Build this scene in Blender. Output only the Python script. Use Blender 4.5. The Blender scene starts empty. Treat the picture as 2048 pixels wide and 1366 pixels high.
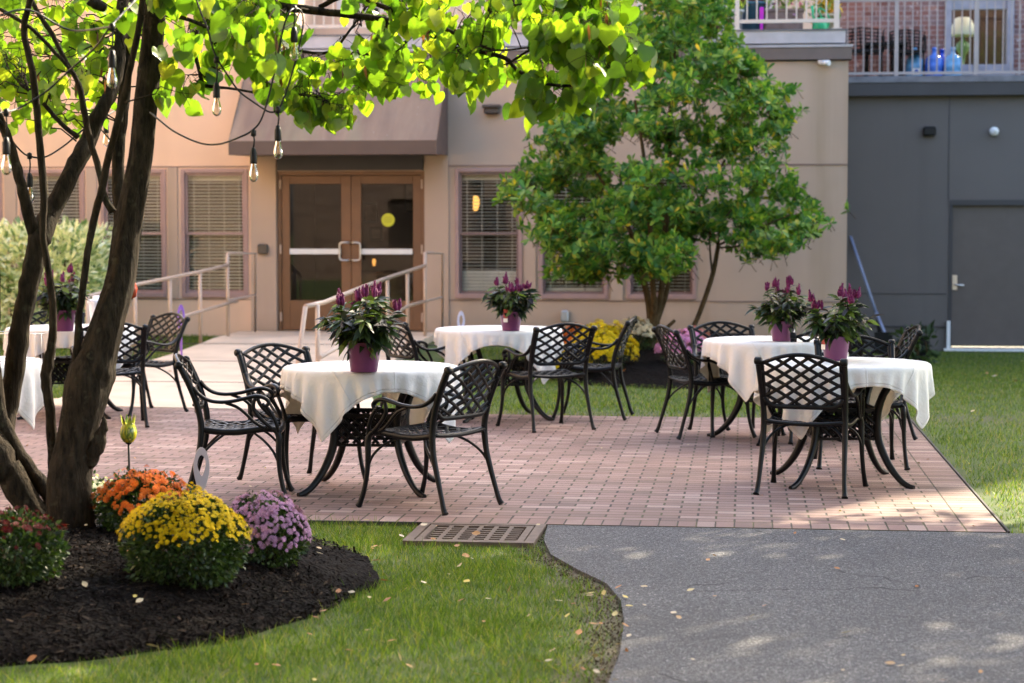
import bpy, bmesh, math, random
import numpy as np
from mathutils import Vector, Matrix, Euler
random.seed(7); RNG = np.random.default_rng(7)
C = bpy.context.scene.collection
SC = bpy.context.scene
R = math.radians
# ---------------------------------------------------------------- camera
CAMH = 1.575
YAW = R(6.66); PIT = math.atan(225/3982.0); FPX = 3982.0
cam = bpy.data.cameras.new('camera'); camo = bpy.data.objects.new('camera', cam); C.objects.link(camo)
camo.location = (0, 0, CAMH); camo.rotation_euler = (R(90)-PIT, 0, YAW)
cam.sensor_width = 36; cam.lens = 36*FPX/2048; cam.clip_start = .1; cam.clip_end = 800
cam.dof.use_dof = True; cam.dof.focus_distance = 11.0; cam.dof.aperture_fstop = 3.2
SC.camera = camo
# ---------------------------------------------------------------- light
SUN_AZ = R(33)      # right of +Y (behind the building)
SUN_EL = R(34)
w = bpy.data.worlds.new("World"); SC.world = w; w.use_nodes = True
nt = w.node_tree; bg = nt.nodes['Background']
sky = nt.nodes.new('ShaderNodeTexSky'); sky.sky_type = 'NISHITA'; sky.sun_disc = False
sky.sun_elevation = SUN_EL; sky.sun_rotation = SUN_AZ; sky.air_density = .85; sky.dust_density = 4.0; sky.ozone_density = .4
nt.links.new(sky.outputs[0], bg.inputs[0]); bg.inputs[1].default_value = .15
sl = bpy.data.lights.new('sun', 'SUN'); so = bpy.data.objects.new('sun', sl); C.objects.link(so)
sl.energy = 2.95; sl.angle = R(.6); sl.color = (1.0, .86, .64)
SV = Vector((math.sin(SUN_AZ)*math.cos(SUN_EL), math.cos(SUN_AZ)*math.cos(SUN_EL), math.sin(SUN_EL)))
so.rotation_euler = SV.to_track_quat('Z', 'Y').to_euler(); so.location = (0, 0, 30)
SC.view_settings.view_transform = 'Standard'; SC.view_settings.look = 'None'
SC.view_settings.exposure = 2.7; SC.view_settings.gamma = 1; SC.view_settings.use_curve_mapping = False
SC.render.engine = 'CYCLES'
SC.cycles.max_bounces = 8; SC.cycles.transparent_max_bounces = 12; SC.cycles.caustics_reflective = False; SC.cycles.caustics_refractive = False
# ---------------------------------------------------------------- photo geometry -> world
_fw = Vector((-math.sin(YAW)*math.cos(PIT), math.cos(YAW)*math.cos(PIT), -math.sin(PIT)))
_rt = Vector((math.cos(YAW), math.sin(YAW), 0)); _up = _rt.cross(_fw)
def ray(x, y): return _fw + _rt*((x-1024)/FPX) - _up*((y-683)/FPX)
def at(x, y, d): return Vector((0, 0, CAMH)) + ray(x, y)*d          # point at depth d
def onY(x, y, Y):
    r = ray(x, y); return Vector((0, 0, CAMH)) + r*(Y/r.y)
def sstep(t): t = min(1, max(0, t)); return t*t*(3-2*t)
def gz(x, y):
    a = .17*sstep((y-18.5)/6.5); b = -.25*sstep((y-18)/11)
    k = sstep((x-.8)/1.2); return a*(1-k)+b*k
def gnd(x, y, z=0.0):
    r = ray(x, y); t = (z-CAMH)/r.z
    for _ in range(12):
        p = r*t; h = gz(p.x, p.y)+z; t = .5*t+.5*(h-CAMH)/r.z
    p = r*t; return Vector((p.x, p.y, gz(p.x, p.y)+z))
# ---------------------------------------------------------------- objects
def tag(o, label=None, cat=None, group=None, kind=None):
    if label: o['label'] = label
    if cat: o['category'] = cat
    if group: o['group'] = group
    if kind: o['kind'] = kind
    return o
def empty(name, loc=(0, 0, 0), rz=0, label=None, cat=None, group=None):
    o = bpy.data.objects.new(name, None); C.objects.link(o); o.location = loc; o.rotation_euler = (0, 0, rz)
    o.empty_display_size = .1
    return tag(o, label, cat, group)
def link(name, me, m, parent=None):
    o = bpy.data.objects.new(name, me); C.objects.link(o)
    if m is not None:
        for mm in (m if isinstance(m, (list, tuple)) else [m]): me.materials.append(mm)
    if parent: o.parent = parent
    return o
def catmull(pts, n=6):
    P = [Vector(p) for p in pts]; out = []
    for i in range(len(P)-1):
        p0 = P[max(i-1, 0)]; p1 = P[i]; p2 = P[i+1]; p3 = P[min(i+2, len(P)-1)]
        for k in range(n):
            t = k/n
            out.append(.5*((2*p1)+(-p0+p2)*t+(2*p0-5*p1+4*p2-p3)*t*t+(-p0+3*p1-3*p2+p3)*t**3))
    out.append(P[-1]); return out
def interp(vals, n=6):
    out = []
    for i in range(len(vals)-1):
        for k in range(n): out.append(vals[i]+(vals[i+1]-vals[i])*k/n)
    return out+[vals[-1]]
class MB:
    def __init__(s): s.v = []; s.f = []; s.m = []; s.sm = []; s.mi = 0; s.smooth = False
    def face(s, idx): s.f.append(tuple(idx)); s.m.append(s.mi); s.sm.append(s.smooth)
    def poly(s, pts):
        b = len(s.v); s.v += [tuple(p) for p in pts]; s.face(range(b, b+len(pts))); return s
    def box(s, x0, x1, y0, y1, z0, z1, M=None):
        b = len(s.v)
        pts = [(x0, y0, z0), (x1, y0, z0), (x1, y1, z0), (x0, y1, z0), (x0, y0, z1), (x1, y0, z1), (x1, y1, z1), (x0, y1, z1)]
        if M is not None: pts = [tuple(M @ Vector(p)) for p in pts]
        s.v += pts
        for q in ((0, 3, 2, 1), (4, 5, 6, 7), (0, 1, 5, 4), (1, 2, 6, 5), (2, 3, 7, 6), (3, 0, 4, 7)): s.face([b+i for i in q])
        return s
    def cbox(s, c, sx, sy, sz, M=None): return s.box(c[0]-sx/2, c[0]+sx/2, c[1]-sy/2, c[1]+sy/2, c[2]-sz/2, c[2]+sz/2, M)
    def bbox(s, x0, x1, y0, y1, z0, z1, r=.006, M=None):
        """box with chamfered edges"""
        b = len(s.v); pts = []
        for z, i in ((z0, r), (z0+r, 0), (z1-r, 0), (z1, r)):
            a = [(x0+r+i, y0+i), (x1-r-i, y0+i), (x1-i, y0+r+i), (x1-i, y1-r-i), (x1-r-i, y1-i), (x0+r+i, y1-i), (x0+i, y1-r-i), (x0+i, y0+r+i)]
            pts += [(p[0], p[1], z) for p in a]
        if M is not None: pts = [tuple(M @ Vector(p)) for p in pts]
        s.v += pts
        for k in range(3):
            for i in range(8): s.face([b+k*8+i, b+k*8+(i+1) % 8, b+(k+1)*8+(i+1) % 8, b+(k+1)*8+i])
        s.face([b+7-i for i in range(8)]); s.face([b+24+i for i in range(8)])
        return s
    def tube(s, pts, rad, n=8, wide=1.0, side=None, cap=True):
        """swept tube; rad number or list; wide scales the `side` direction"""
        pts = [Vector(p) for p in pts]
        if not isinstance(rad, (list, tuple)): rad = [rad]*len(pts)
        b = len(s.v); prev = None; sm = s.smooth; s.smooth = True
        for i, p in enumerate(pts):
            t = (pts[min(i+1, len(pts)-1)]-pts[max(i-1, 0)])
            if t.length < 1e-9: t = Vector((0, 0, 1))
            t.normalize()
            if side is not None: u = Vector(side)-t*Vector(side).dot(t)
            elif prev is not None: u = prev-t*prev.dot(t)
            else: u = t.orthogonal()
            if u.length < 1e-6: u = t.orthogonal()
            u.normalize(); prev = u; v = t.cross(u)
            for k in range(n):
                a = 2*math.pi*(k+.5)/n
                s.v.append(tuple(p+u*(math.cos(a)*rad[i]*wide)+v*(math.sin(a)*rad[i])))
        for i in range(len(pts)-1):
            for k in range(n): s.face([b+i*n+k, b+i*n+(k+1) % n, b+(i+1)*n+(k+1) % n, b+(i+1)*n+k])
        s.smooth = False
        if cap:
            s.face([b+n-1-k for k in range(n)]); e = b+(len(pts)-1)*n; s.face([e+k for k in range(n)])
        s.smooth = sm; return s
    def lathe(s, prof, n=24, c=(0, 0, 0), M=None, close=False):
        b = len(s.v); sm = s.smooth; s.smooth = True
        for r, z in prof:
            for k in range(n):
                a = 2*math.pi*k/n; p = Vector((c[0]+r*math.cos(a), c[1]+r*math.sin(a), c[2]+z))
                s.v.append(tuple(M @ p if M is not None else p))
        for i in range(len(prof)-1):
            for k in range(n): s.face([b+i*n+k, b+i*n+(k+1) % n, b+(i+1)*n+(k+1) % n, b+(i+1)*n+k])
        s.smooth = sm
        if close:
            s.face([b+n-1-k for k in range(n)]); e = b+(len(prof)-1)*n; s.face([e+k for k in range(n)])
        return s
    def build(s, name, m=None, parent=None, off=None):
        me = bpy.data.meshes.new(name)
        v = s.v if off is None else [(p[0]-off[0], p[1]-off[1], p[2]-off[2]) for p in s.v]
        me.from_pydata(v, [], s.f)
        me.polygons.foreach_set('material_index', s.m); me.polygons.foreach_set('use_smooth', s.sm); me.update()
        return link(name, me, m, parent)
def np_mesh(name, V, F, m, parent=None, off=None, smooth=False):
    """V (n,3), F (k,3|4) arrays"""
    if off is not None: V = V-np.array(off)
    me = bpy.data.meshes.new(name); k = F.shape[1]
    me.vertices.add(len(V)); me.vertices.foreach_set('co', V.astype(np.float32).ravel())
    me.loops.add(F.size); me.loops.foreach_set('vertex_index', F.astype(np.int32).ravel())
    me.polygons.add(len(F)); me.polygons.foreach_set('loop_start', np.arange(0, F.size, k, dtype=np.int32))
    if smooth: me.polygons.foreach_set('use_smooth', np.ones(len(F), bool))
    me.update(calc_edges=True); me.validate(clean_customdata=False)
    return link(name, me, m, parent)
def stamp(T, F, P, A, B, N, S):
    """copies of template T at P with axes A,B,N (n,3) scaled S (n,) or (n,3)"""
    S = np.asarray(S, float)
    if S.ndim == 1: S = np.repeat(S[:, None], 3, 1)
    n = len(P); k = len(T)
    V = (P[:, None, :] + T[None, :, 0:1]*S[:, None, 0:1]*A[:, None, :] + T[None, :, 1:2]*S[:, None, 1:2]*B[:, None, :] + T[None, :, 2:3]*S[:, None, 2:3]*N[:, None, :])
    FF = (F[None] + (np.arange(n)*k)[:, None, None]).reshape(-1, F.shape[1])
    return V.reshape(-1, 3), FF
def nrm(a): return a/np.maximum(np.linalg.norm(a, axis=1, keepdims=True), 1e-9)
def frames(B, rng=RNG, roll=None):
    """orthonormal frames whose B axis is given; random roll unless an approximate normal is given"""
    B = nrm(B); r = rng.normal(size=B.shape) if roll is None else roll
    N = nrm(r-B*np.sum(r*B, 1, keepdims=True)); A = np.cross(B, N); return A, B, N
def inpoly(x, y, P):
    x = np.asarray(x); y = np.asarray(y); c = np.zeros(x.shape, bool); n = len(P)
    for i in range(n):
        x0, y0 = P[i][:2]; x1, y1 = P[(i+1) % n][:2]
        if y0 == y1: continue
        k = ((y0 > y) != (y1 > y)) & (x < (x1-x0)*(y-y0)/(y1-y0)+x0); c ^= k
    return c
# ---------------------------------------------------------------- materials
def nmat(name):
    m = bpy.data.materials.new(name); m.use_nodes = True; t = m.node_tree
    return m, t, t.nodes['Principled BSDF']
def nd(t, typ, **kw):
    n = t.nodes.new(typ)
    for k, v in kw.items():
        if k.startswith('i_'):
            n.inputs[int(k[2:]) if k[2:].isdigit() else k[2:].replace('_', ' ')].default_value = v
        else: setattr(n, k, v)
    return n
def ramp(t, stops, fac):
    r = t.nodes.new('ShaderNodeValToRGB'); e = r.color_ramp.elements
    while len(e) < len(stops): e.new(.5)
    for i, (p, c) in enumerate(stops): e[i].position = p; e[i].color = (*c, 1) if len(c) == 3 else c
    t.links.new(fac, r.inputs[0]); return r.outputs[0]
def mth(t, op, a, b=None, clamp=False):
    n = t.nodes.new('ShaderNodeMath'); n.operation = op; n.use_clamp = clamp
    for i, v in enumerate((a, b)):
        if v is None: continue
        if isinstance(v, (int, float)): n.inputs[i].default_value = v
        else: t.links.new(v, n.inputs[i])
    return n.outputs[0]
def mixc(t, f, a, b, mode='MIX'):
    n = t.nodes.new('ShaderNodeMix'); n.data_type = 'RGBA'; n.blend_type = mode
    for i, v in ((0, f), (6, a), (7, b)):
        if isinstance(v, (int, float)): n.inputs[i].default_value = v
        elif isinstance(v, tuple): n.inputs[i].default_value = (*v, 1) if len(v) == 3 else v
        else: t.links.new(v, n.inputs[i])
    return n.outputs[2]
def noise(t, scale, detail=3, vec=None, rough=.5):
    n = nd(t, 'ShaderNodeTexNoise', i_Scale=scale, i_Detail=detail, i_Roughness=rough)
    if vec is not None: t.links.new(vec, n.inputs['Vector'])
    return n.outputs['Fac']
def pos(t, scale=(1, 1, 1)):
    g = t.nodes.new('ShaderNodeNewGeometry'); mp = t.nodes.new('ShaderNodeMapping'); mp.inputs['Scale'].default_value = scale
    t.links.new(g.outputs['Position'], mp.inputs[0]); return mp.outputs[0]
def objc(t, scale=(1, 1, 1)):
    g = t.nodes.new('ShaderNodeTexCoord'); mp = t.nodes.new('ShaderNodeMapping'); mp.inputs['Scale'].default_value = scale
    t.links.new(g.outputs['Object'], mp.inputs[0]); return mp.outputs[0]
def bump(t, b, h, strength=.3, dist=.01):
    n = nd(t, 'ShaderNodeBump', i_Strength=strength, i_Distance=dist); t.links.new(h, n.inputs['Height']); t.links.new(n.outputs[0], b.inputs['Normal'])
def simple(name, col, rough=.5, metal=0, var=.15, vscale=6, bs=0, bscale=60, spec=.5, coord=objc):
    m, t, b = nmat(name); b.inputs['Roughness'].default_value = rough; b.inputs['Metallic'].default_value = metal
    b.inputs['Specular IOR Level'].default_value = spec
    v = coord(t)
    if var:
        c = ramp(t, [(.3, tuple(x*(1-var) for x in col)), (.7, tuple(min(1, x*(1+var)) for x in col))], noise(t, vscale, 4, v))
        t.links.new(c, b.inputs['Base Color'])
    else: b.inputs['Base Color'].default_value = (*col, 1)
    if bs: bump(t, b, noise(t, bscale, 3, v), bs, .004)
    return m
def leafmat(name, stops, trans=.35, tcol=1.6, rough=.45, spec=.4):
    """leaf: diffuse/gloss + translucency, colour varies leaf by leaf"""
    m, t, b = nmat(name); g = t.nodes.new('ShaderNodeNewGeometry')
    c = ramp(t, stops, g.outputs['Random Per Island'])
    b.inputs['Roughness'].default_value = rough; b.inputs['Specular IOR Level'].default_value = spec
    vn = noise(t, 9, 3, objc(t)); c = mixc(t, 1, c, ramp(t, [(.3, (.78, .80, .78)), (.7, (1.2, 1.16, 1.1))], vn), 'MULTIPLY')
    t.links.new(c, b.inputs['Base Color'])
    tr = t.nodes.new('ShaderNodeBsdfTranslucent')
    c2 = mixc(t, 1.0, c, (tcol, tcol*1.05, tcol*.55), 'MULTIPLY'); t.links.new(c2, tr.inputs[0])
    mx = t.nodes.new('ShaderNodeMixShader'); mx.inputs[0].default_value = trans
    t.links.new(b.outputs[0], mx.inputs[1]); t.links.new(tr.outputs[0], mx.inputs[2])
    t.links.new(mx.outputs[0], t.nodes['Material Output'].inputs[0]); return m
def glassmat(name, tint=(1, 1, 1), refl=1.0):
    m, t, b = nmat(name); tr = t.nodes.new('ShaderNodeBsdfTransparent'); tr.inputs[0].default_value = (*tint, 1)
    gl = t.nodes.new('ShaderNodeBsdfGlossy'); gl.inputs['Roughness'].default_value = .02
    fr = nd(t, 'ShaderNodeFresnel', i_IOR=1.52); f = mth(t, 'MULTIPLY', fr.outputs[0], refl*1.8, True)
    mx = t.nodes.new('ShaderNodeMixShader'); t.links.new(f, mx.inputs[0]); t.links.new(tr.outputs[0], mx.inputs[1]); t.links.new(gl.outputs[0], mx.inputs[2])
    t.links.new(mx.outputs[0], t.nodes['Material Output'].inputs[0]); return m
def emis(name, col, s):
    m, t, b = nmat(name); b.inputs['Base Color'].default_value = (*col, 1); b.inputs['Emission Color'].default_value = (*col, 1); b.inputs['Emission Strength'].default_value = s; return m
M = {}
M['iron'] = simple('black_cast_aluminium', (.0025, .0028, .0035), .38, 0, .3, 9, .15, 90, .24)
M['black'] = simple('black_plastic', (.0035, .0035, .004), .45, 0, .1, spec=.3)
M['trim'] = simple('mauve_window_trim', (.36, .235, .21), .5, 0, .08)
M['sash'] = simple('dark_mauve_sash', (.20, .13, .115), .5, 0, .08)
M['door'] = simple('bronze_door', (.17, .08, .034), .42, .1, .12, 3)
M['rail'] = simple('tan_painted_rail', (.50, .37, .28), .42, 0, .08, 5)
M['palerail'] = simple('pale_painted_rail', (.68, .58, .50), .45, 0, .05)
M['greyrail'] = simple('grey_painted_rail', (.34, .30, .29), .45, 0, .08)
M['steel'] = simple('brushed_steel', (.62, .60, .57), .3, .9, .05)
M['blind'] = simple('blind_slats', (.78, .70, .58), .55, 0, .05)
M['dark'] = simple('dark_interior', (.03, .024, .02), .9, 0, .4, 1.2)
M['warmroom'] = simple('brown_interior_wall', (.10, .055, .025), .9, 0, .3, .8)
M['glass'] = glassmat('window_glass', (.92, .95, .93), .45)
M['doorglass'] = glassmat('door_glass', (.60, .52, .45), .55)
M['bulbglass'] = glassmat('bulb_glass', (.97, .93, .85), 1.2)
M['white'] = simple('white_paint', (.75, .75, .74), .45, 0, .04)
M['fascia'] = simple('weathered_white_fascia', (.47, .44, .45), .6, 0, .18, 3)
M['brownband'] = simple('brown_parapet_band', (.155, .115, .10), .5, 0, .08)
M['darkband'] = simple('dark_grey_ledge', (.035, .032, .034), .5, 0, .15, 2)
M['ledgegrey'] = simple('grey_weathered_ledge', (.15, .15, .165), .7, 0, .3, 5)
M['greydoor'] = simple('grey_steel_door', (.098, .078, .068), .45, 0, .06)
M['mulch'] = None
def stucco(name, c, dark, stain, streak=None):
    m, t, b = nmat(name); p = pos(t); b.inputs['Roughness'].default_value = .85
    n1 = noise(t, .9, 4, p); col = ramp(t, [(.3, tuple(x*.93 for x in c)), (.7, tuple(x*1.05 for x in c))], n1)
    st = noise(t, 1.0, 4, pos(t, (2.2, 2.2, .18))); f = ramp(t, [(.52, (0, 0, 0)), (.80, (1, 1, 1))], st)
    f2 = mth(t, 'MULTIPLY', f, stain); col = mixc(t, f2, col, dark); t.links.new(col, b.inputs['Base Color'])
    if streak:
        sp = t.nodes.new('ShaderNodeSeparateXYZ'); t.links.new(p, sp.inputs[0]); xx = mth(t, 'ADD', sp.outputs[0], mth(t, 'MULTIPLY', noise(t, 1.5, 3, p), .25))
        a_ = mth(t, 'SUBTRACT', 1, mth(t, 'DIVIDE', mth(t, 'ABSOLUTE', mth(t, 'SUBTRACT', xx, streak)), .20), True)
        zz = mth(t, 'ADD', mth(t, 'MULTIPLY', sp.outputs[2], .12), .25); f3 = mth(t, 'MULTIPLY', a_, mth(t, 'MULTIPLY', zz, noise(t, 1, 5, pos(t, (14, 14, .6)))), True); col = mixc(t, f3, col, (.26, .19, .10))
        low = mth(t, 'MULTIPLY', mth(t, 'SUBTRACT', 1, mth(t, 'DIVIDE', mth(t, 'SUBTRACT', sp.outputs[2], .15), .35), True), mth(t, 'MULTIPLY', noise(t, 3, 5, p), .8), True); col = mixc(t, low, col, (.20, .15, .10)); t.links.new(col, b.inputs['Base Color'])
    bump(t, b, noise(t, 160, 2, p), .25, .003); return m
M['stucco'] = stucco('tan_stucco', (.475, .355, .268), (.30, .21, .13), .6, 1.08)
M['stucco_lit'] = stucco('warm_lit_stucco', (.76, .52, .355), (.45, .27, .16), .25)  # tan stucco made paler and warmer, bounced light put into its colour
M['greystucco'] = stucco('grey_stucco', (.122, .106, .096), (.074, .066, .062), .5)
def brickwall(name, cs, mortar, w_, h_, sc=1):
    m, t, b = nmat(name); g = t.nodes.new('ShaderNodeNewGeometry'); sx = t.nodes.new('ShaderNodeSeparateXYZ'); cx = t.nodes.new('ShaderNodeCombineXYZ')
    t.links.new(g.outputs['Position'], sx.inputs[0])
    t.links.new(mth(t, 'ADD', sx.outputs[0], sx.outputs[1]), cx.inputs[0]); t.links.new(sx.outputs[2], cx.inputs[1])
    br = nd(t, 'ShaderNodeTexBrick', i_Scale=1.0); br.inputs['Brick Width'].default_value = w_; br.inputs['Row Height'].default_value = h_; br.inputs['Mortar Size'].default_value = .006
    br.inputs['Color1'].default_value = (0, 0, 0, 1); br.inputs['Color2'].default_value = (1, 1, 1, 1); br.inputs['Mortar'].default_value = (.5, .5, .5, 1)
    t.links.new(cx.outputs[0], br.inputs['Vector'])
    c = ramp(t, [(i/(len(cs)-1), k) for i, k in enumerate(cs)], br.outputs['Color']); c = mixc(t, br.outputs['Fac'], c, mortar)
    wn = noise(t, 3.5, 5, cx.outputs[0]); f = ramp(t, [(.62, (0, 0, 0)), (.68, (.6, .6, .6))], noise(t, 11, 5, cx.outputs[0]))
    c = mixc(t, f, c, (.55, .50, .50)); t.links.new(c, b.inputs['Base Color']); b.inputs['Roughness'].default_value = .85
    bump(t, b, mth(t, 'SUBTRACT', 1, br.outputs['Fac']), .5, .01); return m
M['brick'] = brickwall('red_brick', [(.16, .07, .06), (.25, .11, .09), (.19, .12, .12), (.30, .16, .13)], (.33, .27, .26), .21, .075)
M['siding'] = brickwall('far_brick', [(.12, .08, .06), (.17, .12, .09), (.14, .10, .08)], (.20, .17, .14), .6, .16)
# brick pavers
def paver(name, mode):
    m, t, b = nmat(name); g = t.nodes.new('ShaderNodeNewGeometry'); s = t.nodes.new('ShaderNodeSeparateXYZ'); t.links.new(g.outputs['Position'], s.inputs[0])
    X, Y = s.outputs[0], s.outputs[1]
    if mode == 'field': bw, bh, stag = .2, .1, .5
    elif mode == 'soldier': bw, bh, stag = .1, .2, 0
    else: bw, bh, stag = .2, .1, 0
    yy = mth(t, 'DIVIDE', mth(t, 'SUBTRACT', Y, 10.45), bh); row = mth(t, 'FLOOR', yy); fy = mth(t, 'FRACT', yy)
    off = mth(t, 'MULTIPLY', mth(t, 'FLOORED_MODULO', row, 2), stag) if stag else 0
    xx = mth(t, 'ADD', mth(t, 'DIVIDE', mth(t, 'SUBTRACT', X, 1.155), bw), off); col = mth(t, 'FLOOR', xx); fx = mth(t, 'FRACT', xx)
    cmb = t.nodes.new('ShaderNodeCombineXYZ'); t.links.new(col, cmb.inputs[0]); t.links.new(row, cmb.inputs[1])
    wn = t.nodes.new('ShaderNodeTexWhiteNoise'); wn.noise_dimensions = '2D'; t.links.new(cmb.outputs[0], wn.inputs['Vector']); rnd = wn.outputs['Value']
    dx = mth(t, 'MULTIPLY', mth(t, 'SUBTRACT', .5, mth(t, 'ABSOLUTE', mth(t, 'SUBTRACT', fx, .5))), bw)
    dy = mth(t, 'MULTIPLY', mth(t, 'SUBTRACT', .5, mth(t, 'ABSOLUTE', mth(t, 'SUBTRACT', fy, .5))), bh)
    p = g.outputs['Position']; jn = mth(t, 'MULTIPLY', noise(t, 45, 2, p), .004)
    wx = .0052 if mode == 'field' else .0035
    jx = mth(t, 'LESS_THAN', mth(t, 'SUBTRACT', dx, jn), wx-.001); jy = mth(t, 'LESS_THAN', mth(t, 'SUBTRACT', dy, jn), .0028)
    J = mth(t, 'MAXIMUM', jx, jy)
    base = ramp(t, [(0, (.150, .096, .080)), (.35, (.255, .165, .138)), (.7, (.195, .118, .098)), (1, (.34, .245, .212))], rnd)
    big = ramp(t, [(.35, (.86, .84, .84)), (.65, (1.12, 1.1, 1.1))], noise(t, .8, 4, p)); base = mixc(t, 1, base, big, 'MULTIPLY')
    sp = ramp(t, [(.35, (.82, .82, .82)), (.6, (1.1, 1.1, 1.1))], noise(t, 260, 2, p)); base = mixc(t, 1, base, sp, 'MULTIPLY')
    dirt = ramp(t, [(.60, (0, 0, 0)), (.72, (1, 1, 1))], noise(t, 2.3, 6, p, .65)); base = mixc(t, mth(t, 'MULTIPLY', dirt, .35), base, (.10, .07, .05))
    jc = ramp(t, [(.4, (.030, .020, .016)), (.62, (.065, .055, .018))], noise(t, 5, 3, p))
    c = mixc(t, J, base, jc); t.links.new(c, b.inputs['Base Color']); b.inputs['Roughness'].default_value = .82
    edge = mth(t, 'MINIMUM', mth(t, 'DIVIDE', mth(t, 'MINIMUM', dx, dy), .006), 1); h = mth(t, 'ADD', edge, mth(t, 'MULTIPLY', noise(t, 180, 3, p), .25))
    h = mth(t, 'ADD', h, mth(t, 'MULTIPLY', rnd, .3)); bump(t, b, h, .6, .004); return m
M['pav_field'] = paver('brick_pavers', 'field'); M['pav_sold'] = paver('brick_paver_soldier_course', 'soldier'); M['pav_side'] = paver('brick_paver_side_border', 'side')
def asphalt():
    m, t, b = nmat('asphalt'); p = pos(t); v = nd(t, 'ShaderNodeTexVoronoi', i_Scale=190.0); t.links.new(p, v.inputs['Vector'])
    c = ramp(t, [(0, (.026, .026, .028)), (.45, (.062, .062, .066)), (.8, (.125, .124, .125)), (1, (.32, .31, .30))], mth(t, 'MULTIPLY', v.outputs['Color'], 1.0))
    v3 = nd(t, 'ShaderNodeTexVoronoi', i_Scale=105.0); t.links.new(p, v3.inputs['Vector']); c = mixc(t, 1, c, ramp(t, [(.1, (.55, .55, .57)), (.6, (1, 1, 1)), (.95, (1.9, 1.85, 1.8))], v3.outputs['Color']), 'MULTIPLY')
    big = ramp(t, [(.3, (.80, .80, .82)), (.7, (1.15, 1.15, 1.16))], noise(t, 1.1, 5, p)); c = mixc(t, 1, c, big, 'MULTIPLY')
    cr = nd(t, 'ShaderNodeTexVoronoi', i_Scale=.55); cr.feature = 'DISTANCE_TO_EDGE'
    n2 = nd(t, 'ShaderNodeTexNoise', i_Scale=3.0, i_Detail=5.0); t.links.new(p, n2.inputs[0]); mx = t.nodes.new('ShaderNodeVectorMath'); mx.operation = 'MULTIPLY_ADD'
    t.links.new(n2.outputs['Color'], mx.inputs[0]); mx.inputs[1].default_value = (.5, .5, 0); t.links.new(p, mx.inputs[2]); t.links.new(mx.outputs[0], cr.inputs['Vector'])
    cl = mth(t, 'MULTIPLY', mth(t, 'LESS_THAN', cr.outputs['Distance'], .0035), mth(t, 'GREATER_THAN', noise(t, .9, 2, p), .56))
    c = mixc(t, cl, c, (.02, .02, .02)); t.links.new(c, b.inputs['Base Color']); b.inputs['Roughness'].default_value = .78
    bump(t, b, v.outputs['Distance'], .8, .006); return m
M['asphalt'] = asphalt()
M['concrete'] = simple('concrete_path', (.60, .485, .365), .85, 0, .14, 2.2, .25, 140, .3, pos)
def soil(name, a, b_, sc, r=.95, bs=1, bd=.02):
    m, t, b = nmat(name); p = pos(t); v = nd(t, 'ShaderNodeTexVoronoi', i_Scale=sc); t.links.new(p, v.inputs['Vector'])
    c = ramp(t, [(0, a), (.6, tuple((x+y)/2 for x, y in zip(a, b_))), (1, b_)], v.outputs['Color']); t.links.new(c, b.inputs['Base Color']); b.inputs['Roughness'].default_value = r; b.inputs['Specular IOR Level'].default_value = .1
    bump(t, b, v.outputs['Distance'], bs, bd); return m
M['mulch'] = soil('dark_mulch', (.004, .003, .0025), (.009, .006, .0045), 45, .95)
def lawnmat():
    m, t, b = nmat('lawn_ground'); p = pos(t); a = nd(t, 'ShaderNodeVertexColor'); a.layer_name = 'dirt'
    g = ramp(t, [(.25, (.035, .065, .012)), (.5, (.065, .10, .02)), (.75, (.12, .12, .04))], noise(t, 4, 6, p, .6))
    d = ramp(t, [(.3, (.07, .05, .034)), (.7, (.15, .115, .08))], noise(t, 25, 5, p)); f = mth(t, 'ADD', a.outputs[0], mth(t, 'MULTIPLY', mth(t, 'SUBTRACT', noise(t, 9, 4, p), .5), .8), True)
    c = mixc(t, f, g, d); t.links.new(c, b.inputs['Base Color']); b.inputs['Roughness'].default_value = .95; bump(t, b, noise(t, 120, 3, p), .8, .01); return m
M['lawn'] = lawnmat()
M['grass'] = leafmat('grass_blades', [(0, (.038, .085, .006)), (.45, (.085, .155, .010)), (.85, (.18, .26, .018)), (1, (.33, .29, .08))], .4, 1.5, .5)
M['drygrass'] = leafmat('dry_grass_blades', [(0, (.08, .14, .02)), (.5, (.14, .19, .04)), (.8, (.24, .22, .09)), (1, (.36, .29, .15))], .35, 1.4, .5)
M['chips'] = leafmat('mulch_chips', [(0, (.0012, .001, .001)), (.6, (.005, .0034, .0028)), (.92, (.020, .012, .008)), (1, (.09, .065, .045))], 0.0, 1, .85, .12)
M['litter'] = leafmat('fallen_leaves', [(0, (.30, .10, .03)), (.35, (.42, .20, .07)), (.6, (.50, .38, .22)), (.85, (.55, .47, .35)), (1, (.55, .42, .05))], .1, 1.2, .6)
M['redbud'] = leafmat('redbud_leaves', [(0, (.06, .135, .010)), (.5, (.12, .21, .012)), (.85, (.18, .27, .015)), (1, (.30, .33, .03))], .58, 1.75, .34, .5)
M['pods'] = leafmat('brown_seed_pods', [(0, (.10, .04, .02)), (1, (.25, .11, .05))], .3, 1.6, .6)
M['magnolia'] = leafmat('shrub_tree_leaves', [(0, (.035, .12, .035)), (.35, (.075, .21, .035)), (.68, (.16, .29, .04)), (.95, (.28, .38, .06)), (1, (.62, .44, .04))], .38, 1.6, .42, .35)
M['variegated'] = leafmat('variegated_leaves', [(0, (.10, .20, .07)), (.25, (.40, .50, .24)), (.55, (.80, .82, .55)), (1, (.90, .88, .70))], .3, 1.3, .5)
M['celleaf'] = leafmat('celosia_leaves', [(0, (.020, .012, .018)), (.3, (.014, .024, .014)), (.7, (.032, .060, .018)), (1, (.12, .18, .035))], .3, 1.5, .42, .3)
M['celstem'] = simple('celosia_stems', (.16, .12, .05), .6)
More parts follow.
